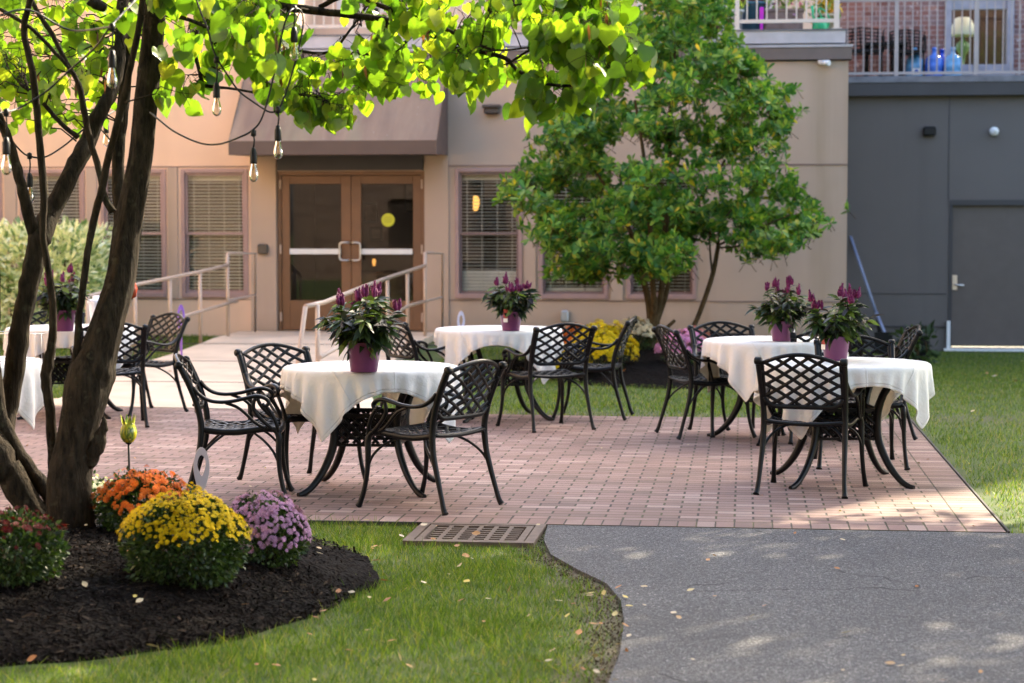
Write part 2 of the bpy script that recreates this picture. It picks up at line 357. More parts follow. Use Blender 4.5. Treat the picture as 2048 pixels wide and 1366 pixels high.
M['magenta'] = simple('magenta_plume', (.15, .004, .070), .7, 0, .35, 60, .5, 300)
M['pot'] = simple('purple_plastic_pot', (.17, .045, .125), .38, 0, .06, 5)
M['bark'] = None
def bark(name, a, b_, lich):
    m, t, b = nmat(name); n1 = noise(t, 1, 6, objc(t, (38, 38, 9)), .65); c = ramp(t, [(.3, a), (.7, b_)], n1)
    f = ramp(t, [(.60, (0, 0, 0)), (.72, (1, 1, 1))], noise(t, 22, 5, objc(t))); c = mixc(t, mth(t, 'MULTIPLY', f, .55), c, lich)
    t.links.new(c, b.inputs['Base Color']); b.inputs['Roughness'].default_value = .9; b.inputs['Specular IOR Level'].default_value = .12; bump(t, b, n1, 1, .03); return m
M['bark'] = bark('redbud_bark', (.004, .003, .002), (.050, .037, .024), (.075, .072, .045))
M['bark2'] = bark('shrub_tree_bark', (.045, .028, .012), (.12, .078, .036), (.11, .10, .05))
def clothmat():
    m, t, b = nmat('white_tablecloth'); b.inputs['Roughness'].default_value = .9
    uv = t.nodes.new('ShaderNodeUVMap'); uv.uv_map = 'weave'; sx = t.nodes.new('ShaderNodeSeparateXYZ'); t.links.new(uv.outputs[0], sx.inputs[0]); U, V_ = sx.outputs[0], sx.outputs[1]
    def line(c_, k, w_): return mth(t, 'SUBTRACT', 1, mth(t, 'DIVIDE', mth(t, 'ABSOLUTE', mth(t, 'SUBTRACT', c_, k)), w_), True)
    h = mth(t, 'MULTIPLY', noise(t, 5, 5, uv.outputs[0], .62), 1.5)
    for c_, ks in ((U, (.25, .5, .75)), (V_, (.34, .67))):
        for k in ks: h = mth(t, 'ADD', h, mth(t, 'MULTIPLY', line(c_, k, .006), .22))
    eu = mth(t, 'MINIMUM', U, mth(t, 'SUBTRACT', 1, U)); ev = mth(t, 'MINIMUM', V_, mth(t, 'SUBTRACT', 1, V_)); e = mth(t, 'MINIMUM', eu, ev)
    hem = line(e, .016, .002); h = mth(t, 'SUBTRACT', h, mth(t, 'MULTIPLY', hem, .3)); st = ramp(t, [(.58, (.88, .865, .84)), (.80, (.78, .73, .64))], noise(t, 2.5, 4, uv.outputs[0]))
    c = mixc(t, mth(t, 'MULTIPLY', hem, .3), st, (.5, .48, .45)); t.links.new(c, b.inputs['Base Color'])
    tr = t.nodes.new('ShaderNodeBsdfTranslucent'); tr.inputs[0].default_value = (.85, .78, .62, 1); mx = t.nodes.new('ShaderNodeMixShader'); mx.inputs[0].default_value = .25
    t.links.new(b.outputs[0], mx.inputs[1]); t.links.new(tr.outputs[0], mx.inputs[2]); t.links.new(mx.outputs[0], t.nodes['Material Output'].inputs[0])
    bump(t, b, h, .9, .02); return m
M['cloth'] = clothmat()
M['awning'] = None
def awn():
    m, t, b = nmat('brown_awning_canvas'); c = ramp(t, [(.35, (.20, .130, .090)), (.7, (.28, .195, .13))], noise(t, 1.6, 4, pos(t, (3, 1, .5))))
    g = ramp(t, [(.58, (0, 0, 0)), (.75, (.5, .5, .5))], noise(t, 1.0, 4, pos(t, (2.2, .3, .5)))); c = mixc(t, g, c, (.22, .22, .12))
    s = ramp(t, [(.70, (0, 0, 0)), (.76, (.7, .7, .7))], noise(t, 26, 3, pos(t))); c = mixc(t, s, c, (.5, .46, .42)); t.links.new(c, b.inputs['Base Color']); b.inputs['Roughness'].default_value = .7; return m
M['awning'] = awn()
# ================================================================ SETTING
ASPH = [(-1.03, 10.446), (-1.0, 9.95), (-.92, 9.5), (-.76, 9.1), (-.60, 8.75), (-.51, 8.35), (-.47, 7.9), (-.45, 7.3), (-.46, 6.8), (-.6, 5.5), (-1.2, 3), (-2, 0), (-2, -7), (14, -7), (14, 10.44), (1.36, 10.44), (1.35, 10.47), (-1.03, 10.47)]
PAT = [(-12, 10.45), (1.355, 10.45), (1.355, 16.6), (-1.19, 16.6), (-5.6, 16.95), (-12, 17.1)]
def pg(x, y): q = gnd(x, y); return (q.x, q.y)
PATH = [(-6.3, 25.62), pg(480, 672), pg(406, 696), pg(345, 719), pg(262, 745), pg(190, 768), pg(118, 800), (-7.2, 17.0), (-5.6, 16.96), (-3.1, 16.76), pg(735, 780), pg(800, 722), pg(888, 671), (-3.9, 25.62)]
MC = Vector((-3.15, 8.45)); MRX, MRY = 1.50, 1.76
def mr(x, y): return math.hypot((x-MC.x)/MRX, (y-MC.y)/MRY)
def mz(x, y):
    r = mr(x, y); return .20*(1-min(1, r)**2.2)+.02
BED = [(-2.3, 25.7), (-2.45, 22.5), (-2.05, 20.9), (-1.2, 20.1), (-.3, 20.0), (.5, 20.6), (.9, 22.3), (.8, 25.7)]
def bz(x, y):
    r = math.hypot((x+.75)/1.62, (y-22.4)/2.55); return gz(x, y)+.15*sstep((1.08-r)/.30)
def ground():
    xs = list(np.unique(np.concatenate([np.arange(-7, 4.01, .16), np.arange(-60, -7, 4), np.arange(4.5, 60, 4), [-400, -150, 150, 400]])))
    ys = list(np.unique(np.concatenate([np.arange(5.5, 31, .18), np.arange(-60, 5.5, 4), np.arange(32, 80, 6), [-400, -150, 150, 400]])))
    nx, ny = len(xs), len(ys)
    V = np.array([(x, y, gz(x, y)-.012) for y in ys for x in xs])
    F = np.array([(j*nx+i, j*nx+i+1, (j+1)*nx+i+1, (j+1)*nx+i) for j in range(ny-1) for i in range(nx-1)])
    o = np_mesh('lawn', V, F, M['lawn'], smooth=True); tag(o, kind='structure')
    ca = o.data.color_attributes.new('dirt', 'FLOAT_COLOR', 'POINT'); d = dirtf(V[:, 0], V[:, 1])
    ca.data.foreach_set('color', np.repeat(d[:, None], 4, 1).astype(np.float32).ravel())
def dirtf(x, y):
    d = np.zeros_like(x)
    for a, b in zip(ASPH[:8], ASPH[1:9]):
        ax, ay = a; bx, by = b; L = (bx-ax)**2+(by-ay)**2; t = np.clip(((x-ax)*(bx-ax)+(y-ay)*(by-ay))/L, 0, 1)
        dist = np.hypot(x-ax-t*(bx-ax), y-ay-t*(by-ay)); w_ = (.34 if ay < 9.6 else .12)*(1+.45*np.sin(x*17+y*5)*np.sin(y*13-x*4)+.3*np.sin(y*31))
        d = np.maximum(d, np.clip(1-dist/w_, 0, 1))
    d = np.maximum(d, .55*np.clip(1-np.abs(y-16.9)/.5, 0, 1)*(x > -2.6)); d = np.maximum(d, .9*np.clip(1-np.abs(x-1.40)/.07, 0, 1)*(y > 10.4)*(y < 17))
    d = np.maximum(d, .3*np.clip(1-np.abs(np.hypot((x-MC.x)/MRX, (y-MC.y)/MRY)-1)/.05, 0, 1)); return d
ground()
def sheet(name, poly, z, m, kind='structure', zf=None, skirt=.1):
    mb = MB(); bm = bmesh.new(); vs = [bm.verts.new((p[0], p[1], z)) for p in poly]; bm.faces.new(vs)
    if zf:
        for i in range(1, 60):
            y = 14+i*.3; bmesh.ops.bisect_plane(bm, geom=bm.verts[:]+bm.edges[:]+bm.faces[:], plane_co=(0, y, 0), plane_no=(0, 1, 0))
        for v in bm.verts: v.co.z = zf(v.co.x, v.co.y)+z
    edges = [e for e in bm.edges if len(e.link_faces) == 1]
    r = bmesh.ops.extrude_edge_only(bm, edges=edges)
    for v in [g for g in r['geom'] if isinstance(g, bmesh.types.BMVert)]: v.co.z -= skirt
    bmesh.ops.recalc_face_normals(bm, faces=bm.faces[:])
    me = bpy.data.meshes.new(name); bm.to_mesh(me); o = link(name, me, m); return tag(o, kind=kind)
sheet('asphalt_path', ASPH, .0065, M['asphalt'])
mb = MB()
def zq(x0, x1, y0, y1, z): mb.poly([(x0, y0, z), (x1, y0, z), (x1, y1, z), (x0, y1, z)])
mb.mi = 0; mb.poly([(-12, 10.65, .010), (1.15, 10.65, .010), (1.15, 16.40, .010), (-1.19, 16.40, .010), (-5.6, 16.75, .010), (-12, 16.9, .010)])
mb.mi = 1; zq(-12, 1.15, 10.45, 10.65, .010); mb.poly([(-12, 16.9, .010), (-5.6, 16.75, .010), (-1.19, 16.4, .010), (1.15, 16.4, .010), (1.15, 16.6, .010), (-1.19, 16.6, .010), (-5.6, 16.95, .010), (-12, 17.1, .010)])
mb.mi = 2; zq(1.15, 1.355, 10.45, 16.6, .010)
for a, b in zip(PAT, PAT[1:]+PAT[:1]): mb.poly([(a[0], a[1], .010), (a[0], a[1], -.09), (b[0], b[1], -.09), (b[0], b[1], .010)])
tag(mb.build('brick_patio', [M['pav_field'], M['pav_sold'], M['pav_side']]), kind='structure')
def pathz(x, y): return .236*sstep((y-17.6)/7.6) if y > 17.6 else 0
def pz2(x, y): return max(gz(x, y)+.008, .225*min(1, max(0, (y-17.8)/6.2)))
sheet('concrete_path', PATH, .008, M['concrete'], zf=pz2, skirt=.3)
mb = MB()
for a in (19.2, 21.2, 23.2):
    for k in range(1): mb.tube([(-7.5 if a < 20 else -6.9, a, pz2(-5, a)+.0075), (-2.6, a, pz2(-5, a)+.0075)], .006, 4)
o = mb.build('path_joints', M['darkband']); tag(o, kind='structure')
# metal edging along the patio
mb = MB(); mb.box(1.362, 1.374, 10.46, 16.6, -.05, .014)
o = mb.build('patio_edging', M['darkband']); tag(o, 'thin dark metal edging strip between the brick patio and the right lawn', 'edging')
mb = MB(); mb.box(-6, -1.735, 10.432, 10.444, -.05, .012); tag(mb.build('patio_edging', M['darkband']), 'thin dark metal edging strip between the brick patio and the front lawn', 'edging')
# mulch mound
def mound():
    n = 90; V = []; F = []
    for j in range(n+1):
        r = 1.0*j/n
        for i in range(160):
            a = 2*math.pi*i/160; e = 1+.03*math.sin(3*a+1)+.02*math.sin(7*a)+.012*math.sin(17*a)
            x = MC.x+MRX*r*e*math.cos(a); y = MC.y+MRY*r*e*math.sin(a)
            V.append((x, y, .20*(1-r**2.2)+(.016+.012*math.sin(x*31)*math.sin(y*27)+random.uniform(-.006, .008))*(1-.85*(r > .985))-.03*(r > .985)))
    F = [(j*160+i, j*160+(i+1) % 160, (j+1)*160+(i+1) % 160, (j+1)*160+i) for j in range(n) for i in range(160)]
    tag(np_mesh('mulch', np.array(V), np.array(F), M['mulch'], smooth=True), kind='structure')
    N = 26000; r = np.sqrt(RNG.uniform(0, 1.03, N)); a = RNG.uniform(0, 2*math.pi, N); x = MC.x+MRX*r*np.cos(a); y = MC.y+MRY*r*np.sin(a)
    z = .20*(1-np.minimum(r, 1)**2.2)+.018+RNG.uniform(0, .012, N)
    T = np.array([(-.5, -.5, 0), (.5, -.4, .06), (.45, .5, 0), (-.4, .45, .1)]); Fq = np.array([(0, 1, 2, 3)])
    A, B, Nn = frames(np.stack([RNG.normal(size=N), RNG.normal(size=N), RNG.normal(size=N)*.35], 1), roll=np.stack([RNG.normal(size=N)*.4, RNG.normal(size=N)*.4, np.ones(N)], 1))
    s = RNG.uniform(.006, .018, N); S = np.stack([s*.6, s*RNG.uniform(1, 2.6, N), s], 1)
    V, FF = stamp(T, Fq, np.stack([x, y, z], 1), A, B, Nn, S); tag(np_mesh('mulch_chips', V, FF, M['chips']), 'dark shredded mulch chips spread under the front tree', 'mulch', kind='stuff')
mound()
def bed():
    n = 40; V = []; m_ = 120
    for j in range(n+1):
        r = 1.12*j/n
        for i in range(m_):
            a = 2*math.pi*i/m_; x = -.75+1.62*r*math.cos(a); y = min(22.4+2.55*r*math.sin(a), 25.68)
            V.append((x, y, bz(x, y)+random.uniform(-.012, .018)-.04*(j == n)))
    F = [(j*m_+i, j*m_+(i+1) % m_, (j+1)*m_+(i+1) % m_, (j+1)*m_+i) for j in range(n) for i in range(m_)]
    tag(np_mesh('planting_bed', np.array(V), np.array(F), M['mulch'], smooth=True), kind='structure')
bed()
# ================================================================ BUILDING
def wall(mb, x0, x1, z0, z1, y, t, ops):
    """front at y, thickness t behind; openings (x0,x1,z0,z1)"""
    xs = sorted({x0, x1, *[o[0] for o in ops], *[o[1] for o in ops]}); zs = sorted({z0, z1, *[o[2] for o in ops], *[o[3] for o in ops]})
    for a, b in zip(xs, xs[1:]):
        for c, d in zip(zs, zs[1:]):
            mx, mz_ = (a+b)/2, (c+d)/2
            if any(o[0] < mx < o[1] and o[2] < mz_ < o[3] for o in ops): continue
            mb.poly([(a, y, c), (b, y, c), (b, y, d), (a, y, d)]); mb.poly([(b, y+t, c), (a, y+t, c), (a, y+t, d), (b, y+t, d)])
    for o in ops:
        a, b, c, d = o
        mb.poly([(a, y, c), (a, y+t, c), (b, y+t, c), (b, y, c)]); mb.poly([(a, y, d), (b, y, d), (b, y+t, d), (a, y+t, d)])
        mb.poly([(a, y, c), (a, y, d), (a, y+t, d), (a, y+t, c)]); mb.poly([(b, y, c), (b, y+t, c), (b, y+t, d), (b, y, d)])
    mb.poly([(x1, y, z0), (x1, y+t, z0), (x1, y+t, z1), (x1, y, z1)]); mb.poly([(x0, y, z0), (x0, y, z1), (x0, y+t, z1), (x0, y+t, z0)])
    mb.poly([(x0, y, z1), (x1, y, z1), (x1, y+t, z1), (x0, y+t, z1)])
FY = 25.7
B0 = (-3, 25.7, 0); bld = empty('tan_building', B0); tag(bld, 'tan stucco building with bronze double doors and tall blind covered windows', 'building')
ZT, ZB = 2.365, .67
WINS = [(-10.75, -9.86), (-9.61, -8.72), (-8.50, -7.61), (-7.405, -6.50), (-3.747, -2.864), (-2.651, -1.75), (-1.512, -.615)]
DOOR = (-6.115, -4.147, .236, 2.33)
ops = [(a, b, ZB, ZT) for a, b in WINS]+[DOOR]
mb = MB(); wall(mb, -6.45, 1.29, -.4, 3.70, FY, .25, [o for o in ops if o[0] > -6.45])
mb.poly([(1.29, FY, -.4), (1.29, 31, -.4), (1.29, 31, 3.7), (1.29, FY, 3.7)])
mb.build('wall', M['stucco'], bld, B0)
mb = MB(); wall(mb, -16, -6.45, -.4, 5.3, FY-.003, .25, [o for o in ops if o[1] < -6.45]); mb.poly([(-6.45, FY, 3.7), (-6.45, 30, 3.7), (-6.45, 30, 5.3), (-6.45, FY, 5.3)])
lw = mb.build('wall', M['stucco_lit'], bld, B0); lw['label'] = 'taller stucco wall with warm light in its colour'
# grooves and recess lines
mb = MB()
for a, b in ((-16, -6.115), (-4.147, 1.29)):
    mb.box(a, b, FY-.012, FY-.0035, 2.388, 2.402); mb.box(a, b, FY-.010, FY-.0035, .640, .652)
mb.build('reveal_groove', M['sash'], bld, B0)
# shallow pilasters between windows
mb = MB()
for a, b in ((-9.82, -9.66), (-8.69, -8.55), (-7.58, -7.45), (-2.83, -2.69), (-1.71, -1.56)):
    mb = MB(); mb.box(a, b, FY-.03, FY-.0045, .655, 2.385); mb.build('pilaster', M['stucco'], bld, B0)
for a, b in ((-6.46, -6.12), (-4.145, -3.83)): mb = MB(); mb.box(a, b, FY-.03, FY-.0045, .2, 2.9); mb.build('door_pier', M['stucco'], bld, B0)
def window(x0, x1, i, parent=bld):
    fr = MB(); w_ = .052
    fr.bbox(x0, x0+w_, FY-.02, FY+.09, ZB, ZT, .004); fr.bbox(x1-w_, x1, FY-.02, FY+.09, ZB, ZT, .004); fr.bbox(x0+w_, x1-w_, FY-.02, FY+.09, ZT-w_, ZT, .004); fr.bbox(x0+w_-.02, x1-w_+.02, FY-.035, FY+.09, ZB, ZB+w_+.01, .004)
    f = fr.build('window', M['trim'], parent, B0)
    zm = 1.535
    s = MB(); a, b = x0+w_, x1-w_; k = .034
    for z0, z1, y in ((ZB+w_+.01, zm, FY+.045), (zm-.035, ZT-w_, FY+.015)):
        s.box(a, a+k, y, y+.028, z0, z1); s.box(b-k, b, y, y+.028, z0, z1); s.box(a+k, b-k, y, y+.028, z0, z0+k); s.box(a+k, b-k, y, y+.028, z1-k, z1)
    s.build('sash', M['trim'] if i < 4 else M['sash'], f, B0)
    g = MB(); g.poly([(a+.01, FY+.058, ZB+.06), (b-.01, FY+.058, ZB+.06), (b-.01, FY+.058, zm), (a+.01, FY+.058, zm)]); g.poly([(a+.01, FY+.03, zm), (b-.01, FY+.03, zm), (b-.01, FY+.03, ZT-.06), (a+.01, FY+.03, ZT-.06)])
    g.build('pane', M['glass'], f, B0)
    bl = MB(); z = ZB+.08
    tilt = R((28, 28, 24, 20, 12, 16, 20)[i]); n = 0
    while z < ZT-.09:
        closed = (i == 4 and z < 1.02) or (i == 5 and z < .83) or z > ZT-(.16 if i < 4 else .17)
        tt = R(68) if closed else tilt
        bl.box(-(b-a)/2+.012, (b-a)/2-.012, -.0205, .0205, -.0015, .0015, Matrix.Translation(((a+b)/2, FY+.125, z)) @ Matrix.Rotation(tt, 4, 'X')); z += .0435
    for q in (.12, .37, .63, .88): bl.box(a+(b-a)*q-.004, a+(b-a)*q+.004, FY+.097, FY+.099, ZB+.07, ZT-.06)
    bl.build('blind', M['blind'], f, B0)
for i, (a, b) in enumerate(WINS): window(a, b, i)
# muntin shadows: slim vertical bars
# doors
mb = MB(); x0, x1, z0, z1 = DOOR
mb.box(x0, x0+.05, FY+.03, FY+.13, z0, z1); mb.box(x1-.05, x1, FY+.03, FY+.13, z0, z1); mb.box(x0+.05, x1-.05, FY+.03, FY+.13, z1-.05, z1)
mb.build('door_frame', M['door'], bld, B0)
mid = (x0+x1)/2
for s, (a, b) in ((-1, (x0+.053, mid-.003)), (1, (mid+.003, x1-.053))):
    d = MB(); y0, y1 = FY+.05, FY+.095; zb, zt = z0+.01, z1-.055; st = .125; kb = .30
    so_, si = (.11, .13); l = so_ if s < 0 else si; r = si if s < 0 else so_
    d.bbox(a, a+l, y0, y1, zb, zt, .004); d.bbox(b-r, b, y0, y1, zb, zt, .004); d.bbox(a+l, b-r, y0, y1, zt-.11, zt, .004); d.bbox(a+l, b-r, y0, y1, zb, zb+kb+.09, .004)
    dd = d.build('door', M['door'], bld, B0)
    g = MB(); g.poly([(a+l, FY+.072, zb+.3), (b-r, FY+.072, zb+.3), (b-r, FY+.072, zt-.1), (a+l, FY+.072, zt-.1)]); g.build('door_glass', M['doorglass'], dd, B0)
    p = MB(); p.box(a+l+.004, b-r-.004, FY+.012, FY+.045, 1.245, 1.315); p.build('push_bar', M['white'], dd, B0)
    hx = mid+s*.07; h = MB(); h.smooth = True
    h.tube(catmull([(mid+s*.022, FY+.045, 1.17), (mid+s*.022, FY-.02, 1.17), (mid+s*.05, FY-.045, 1.165), (mid+s*.13, FY-.045, 1.18), (mid+s*.135, FY-.045, 1.28), (mid+s*.13, FY-.045, 1.385), (mid+s*.05, FY-.045, 1.40), (mid+s*.022, FY-.02, 1.395), (mid+s*.022, FY+.045, 1.395)], 4), .013, 8)
    h.build('handle', M['steel'], dd, B0)
    hxx = (a-.012 if s < 0 else b+.012)
    for z in (.36, 1.25, 2.1): hg = MB(); hg.box(hxx-.011, hxx+.011, FY+.018, FY+.045, z, z+.12); hg.build('hinge', M['rail'], dd, B0)
# round yellow sticker on right leaf
mb = MB(); c = onY(776, 440, FY+.066)
mb.poly([(c.x+.088*math.cos(a), FY+.066, c.z+.088*math.sin(a)) for a in [2*math.pi*k/28 for k in range(28)]])
mb.mi = 1
for k, wd in ((.03, .10), (.0, .125), (-.03, .10)): mb.poly([(c.x-wd/2, FY+.064, c.z+k), (c.x+wd/2, FY+.064, c.z+k), (c.x+wd/2, FY+.064, c.z+k+.008), (c.x-wd/2, FY+.064, c.z+k+.008)])
o = mb.build('door_sticker', [simple('yellow_sticker', (.62, .62, .02), .5, 0, 0), simple('sticker_print', (.35, .34, .02), .5, 0, 0)]); tag(o, 'round yellow notice sticker on the glass of the right hand door', 'sticker')
mb = MB(); mb.box(-16, 1.28, 29.8, 29.9, .1, 3.6); mb.box(-16, 1.28, FY+.26, 29.8, 3.4, 3.5); mb.box(-16, 1.28, FY+.26, 29.8, .12, .2); mb.box(-6.6, -6.5, FY+.26, 29.8, .2, 3.4); mb.box(-4.0, -3.9, FY+1.2, 29.8, .2, 3.4)
mb.build('interior', M['warmroom'], bld, B0)
# lit glow inside: a pendant lamp and table lights seen through the glass
for px, py, sc_, Y in ((951, 405, .10, 28.6), (748, 524, .045, 28.0), (940, 480, .03, 28.4)):
    c = onY(px, py, Y); mb = MB(); mb.smooth = True; mb.lathe([(.02, sc_), (sc_*.55, sc_*.6), (sc_*.6, 0), (sc_*.4, -sc_), (.02, -sc_*1.2)], 14, c)
    o = mb.build('hanging_lamp', emis('warm_lamp_glow', (1, .50, .12), .32)); nm = {951: 'tall amber lamp glowing behind the first window right of the doors', 748: 'small amber lamp glowing behind the glass of the right hand door', 940: 'small amber lamp low behind the first window right of the doors'}[px]
    tag(o, nm, 'lamp')
# things hung and standing inside the doors
for px, py, w_, h_, lab in ((741, 425, .22, .30, 'small dark framed picture on the inner wall seen through the right door'), (752, 468, .20, .20, 'dark square picture low on the inner wall seen through the right door'), (822, 395, .2, .45, 'tall pale notice on the inner wall seen through the right door')):
    c = onY(px, py, 29.77); mb = MB(); mb.bbox(c.x-w_/2, c.x+w_/2, 29.76, 29.795, c.z-h_/2, c.z+h_/2, .01); mb.mi = 1; mb.poly([(c.x-w_/2+.03, 29.757, c.z-h_/2+.03), (c.x+w_/2-.03, 29.757, c.z-h_/2+.03), (c.x+w_/2-.03, 29.757, c.z+h_/2-.03), (c.x-w_/2+.03, 29.757, c.z+h_/2-.03)])
    tag(mb.build('wall_picture', [M['black'], simple('faded_print', (.10, .09, .075), .7, 0, .6, 9)]), lab, 'picture')
c = onY(775, 560, 27.6); it = empty('indoor_table', (c.x, 27.6, .2)); tag(it, 'cloth covered table inside the building behind the right door', 'table')
mb = MB(); mb.smooth = True; mb.lathe([(0, .76), (.48, .76), (.52, .74), (.56, .35)], 28); mb.build('cloth', simple('indoor_cloth', (.40, .32, .22), .8), it); mb = MB(); mb.tube([(0, 0, 0), (0, 0, .74)], .05, 8); mb.build('leg', M['black'], it)
# awning
mb = MB(); yb, yf = FY-.035, FY-1.0
A = onY(457, 307, yf); Bp = onY(903, 308, yf); zt = onY(700, 128, FY).z; zl = 2.51; zv = onY(700, 281, yf).z
xl, xr = A.x, onY(873, 308, yf).x; tl = onY(530, 135, FY).x; tr_ = onY(905, 135, FY).x; xr2 = tr_
pts = dict(a=(xl, yf, zl), b=(xr, yf, zl), c=(xr, yf, zv), d=(xl, yf, zv), e=(xl+.02, yb, zt), f=(xr-.0, yb, zt), g=(xl, yb, zl+.02), h=(xr, yb, zl+.02))
P = lambda s_: [pts[k] for k in s_]
mb.mi = 2; mb.poly(P('abcd')); mb.mi = 0; n = 14
for i in range(n):   # sloping canvas, slight sag
    for j in range(6):
        def q(u, v):
            x = xl+(xr-xl)*u; s_ = v; y = yf+(yb-yf)*s_; z = zv+(zt-zv)*s_-.03*math.sin(math.pi*s_)*(1-.4*abs(math.sin(u*math.pi*5))); return (x, y, z)
        mb.smooth = True; mb.poly([q(i/n, j/6), q((i+1)/n, j/6), q((i+1)/n, (j+1)/6), q(i/n, (j+1)/6)]); mb.smooth = False
mb.mi = 1
mb.poly([pts['b'], pts['h'], (xr, yb, zt), pts['c']]); mb.poly([pts['a'], pts['d'], (xl, yb, zt), pts['g']])
mb.poly([(xl, yf, zl), (xl, yf+.01, zl), (xl, yb, zl+.02), (xr, yb, zl+.02), (xr, yf, zl)])
aw = mb.build('awning', [M['awning'], simple('brown_awning_side', (.12, .075, .06), .7), simple('awning_valance', (.11, .072, .055), .7, 0, .12, 2)], bld, B0)
mb = MB(); mb.box(-6.10, -4.16, FY-.05, FY-.031, 2.34, 2.56); mb.build('header_panel', M['darkband'], bld, B0)
# parapet of the terrace over the right part
mb = MB(); mb.box(-6.44, 1.33, FY-.06, FY+.2, 3.72, 3.872); mb.build('parapet_band', M['brownband'], bld, B0)
mb = MB(); mb.box(-6.44, 1.345, FY-.075, FY+.3, 3.874, 3.905); mb.box(-6.44, 1.25, FY-.02, 31, 3.93, 4.085); mb.build('terrace_fascia', M['fascia'], bld, B0)
mb = MB(); mb.box(-6.44, 1.27, FY-.035, 31, 4.087, 4.105); mb.build('terrace_deck', M['ledgegrey'], bld, B0)
# terrace railing
mb = MB(); ry = FY+.02
for x in np.arange(-6.35, 1.15, 1.247): mb.box(x-.028, x+.028, ry-.028, ry+.028, 4.106, 5.1); mb.box(x-.055, x+.055, ry-.055, ry+.055, 4.106, 4.116)
mb.box(1.14-.03, 1.14+.03, ry-.03, ry+.03, 4.106, 5.1); mb.box(1.14-.06, 1.14+.06, ry-.06, ry+.06, 4.107, 4.118)
mb.box(-6.35, 1.14, ry-.02, ry+.02, 4.19, 4.235); mb.box(-6.35, 1.14, ry-.03, ry+.03, 5.101, 5.15)
for x in np.arange(-6.35, 1.1, .1247): mb.box(x-.009, x+.009, ry-.009, ry+.009, 4.236, 5.1)
mb.build('terrace_railing', M['palerail'], bld, B0)
# upper storeys, set back; unseen roof steps shaped to place the sun patches
UB0 = (4, 31.5, 0); ub = empty('brick_building', UB0); tag(ub, 'red brick upper storeys with a grey framed window behind the terraces', 'building')
wl, wr = onY(1890, 10, 31.6).x, onY(2028, 10, 31.6).x; wz = onY(1960, 142, 31.6).z
mb = MB(); wall(mb, 1.22, 26, 3.4, 15.0, 31.6, .3, [(wl, wr, wz, 6.1)]); mb.box(1.22, 14.0, 31.6, 31.9, 15.001, 15.9); mb.build('wall', M['brick'], ub, UB0)
mb = MB(); mb.box(-3.4, 13.8, 31.65, 36, 15.95, 17.6); mb.build('roof_shade_block', M['brick'], ub, UB0)  # block added above the view to lengthen the building's shadow
mb = MB(); wall(mb, -6.44, 1.21, 4.106, 7.0, 29.6, .3, [(-6.1, -4.9, 4.8, 6.3), (-1, .4, 4.2, 6.3)]); mb.box(-3.4, 1.21, 29.6, 29.9, 7.0, 15.2); o = mb.build('wall', M['stucco_lit'], ub, UB0); o['label'] = 'peach upper wall behind the flower terrace'
for a, b, c, d in ((-6.1, -4.9, 4.8, 6.3), (-1, .4, 4.2, 6.3)):
    mb = MB(); mb.box(a, a+.08, 29.57, 29.7, c, d); mb.box(b-.08, b, 29.57, 29.7, c, d); mb.box((a+b)/2-.04, (a+b)/2+.04, 29.57, 29.7, c, d); mb.box(a+.08, b-.08, 29.57, 29.7, c, c+.08); mb.build('window', M['palerail'], ub, UB0)
mb = MB(); k = .10
mb.box(wl, wl+k, 31.55, 31.8, wz, 6.1); mb.box(wr-k, wr, 31.55, 31.8, wz, 6.1); mb.box(wl+k, wr-k, 31.55, 31.8, wz, wz+.10); mb.box(wl-.05, wr+.02, 31.5, 31.6, wz-.10, wz-.003)
zz = onY(1960, 18, 31.6).z; mb.box(wl+k, wr-k, 31.62, 31.75, zz, zz+.22)
wf = mb.build('window', simple('grey_window_frame', (.27, .27, .32), .5), ub, UB0)
mb = MB(); mb.poly([(wl, 31.72, wz), (wr, 31.72, wz), (wr, 31.72, 6.1), (wl, 31.72, 6.1)]); mb.build('pane', M['glass'], wf, UB0)
mb = MB(); mb.box(1.3, 12, 34.5, 34.6, 3.4, 7); mb.box(-6.4, 1.2, 32, 32.1, 4.1, 7); mb.build('interior', M['dark'], ub, UB0)
# terrace lamp in the window
c = onY(1926, 52, 32.3); mb = MB(); mb.smooth = True
mb.lathe([(.10, .13), (.12, .12), (.24, -.14), (.235, -.15)], 24, c); lo = mb.build('table_lamp', simple('cream_lamp_shade', (.72, .78, .62), .8, 0, .05)); tag(lo, 'cream shaded table lamp standing behind the upper window glass', 'lamp')
mb = MB(); mb.smooth = True; mb.lathe([(.02, -.1), (.03, -.22), (.10, -.28), (.11, -.36), (.05, -.45), (.03, -.6), (.10, -.66)], 18, c); mb.build('lamp_base', simple('green_lamp_base', (.16, .28, .10), .3), lo)
# grey annex
GY = 30.3; GB0 = (5, GY, 0); gb = empty('grey_building', GB0); tag(gb, 'dark grey stucco wing with a steel door under a railed terrace', 'building')
dx0 = onY(1899, 400, GY).x; dz1 = onY(1900, 404, GY).z; dz0 = onY(1900, 695, GY).z
mb = MB(); wall(mb, 1.0, 16, -.6, 3.62, GY, .3, [(dx0, dx0+1.35, dz0, dz1)]); mb.build('wall', M['greystucco'], gb, GB0)
mb = MB(); gx = onY(1898, 300, GY).x
mb.box(gx-.006, gx+.006, GY-.008, GY-.002, dz1+.03, 3.6)
z = onY(1800, 588, GY).z; mb.box(1.3, dx0-.03, GY-.008, GY-.002, z, z+.012); z = onY(1800, 653, GY).z; mb.box(1.3, dx0-.03, GY-.02, GY-.002, z-.012, z+.012)
mb.build('reveal_groove', M['darkband'], gb, GB0)
mb = MB(); zb_ = onY(1850, 192, GY).z; zc = onY(1850, 166, GY).z; zd = onY(1850, 152, GY).z
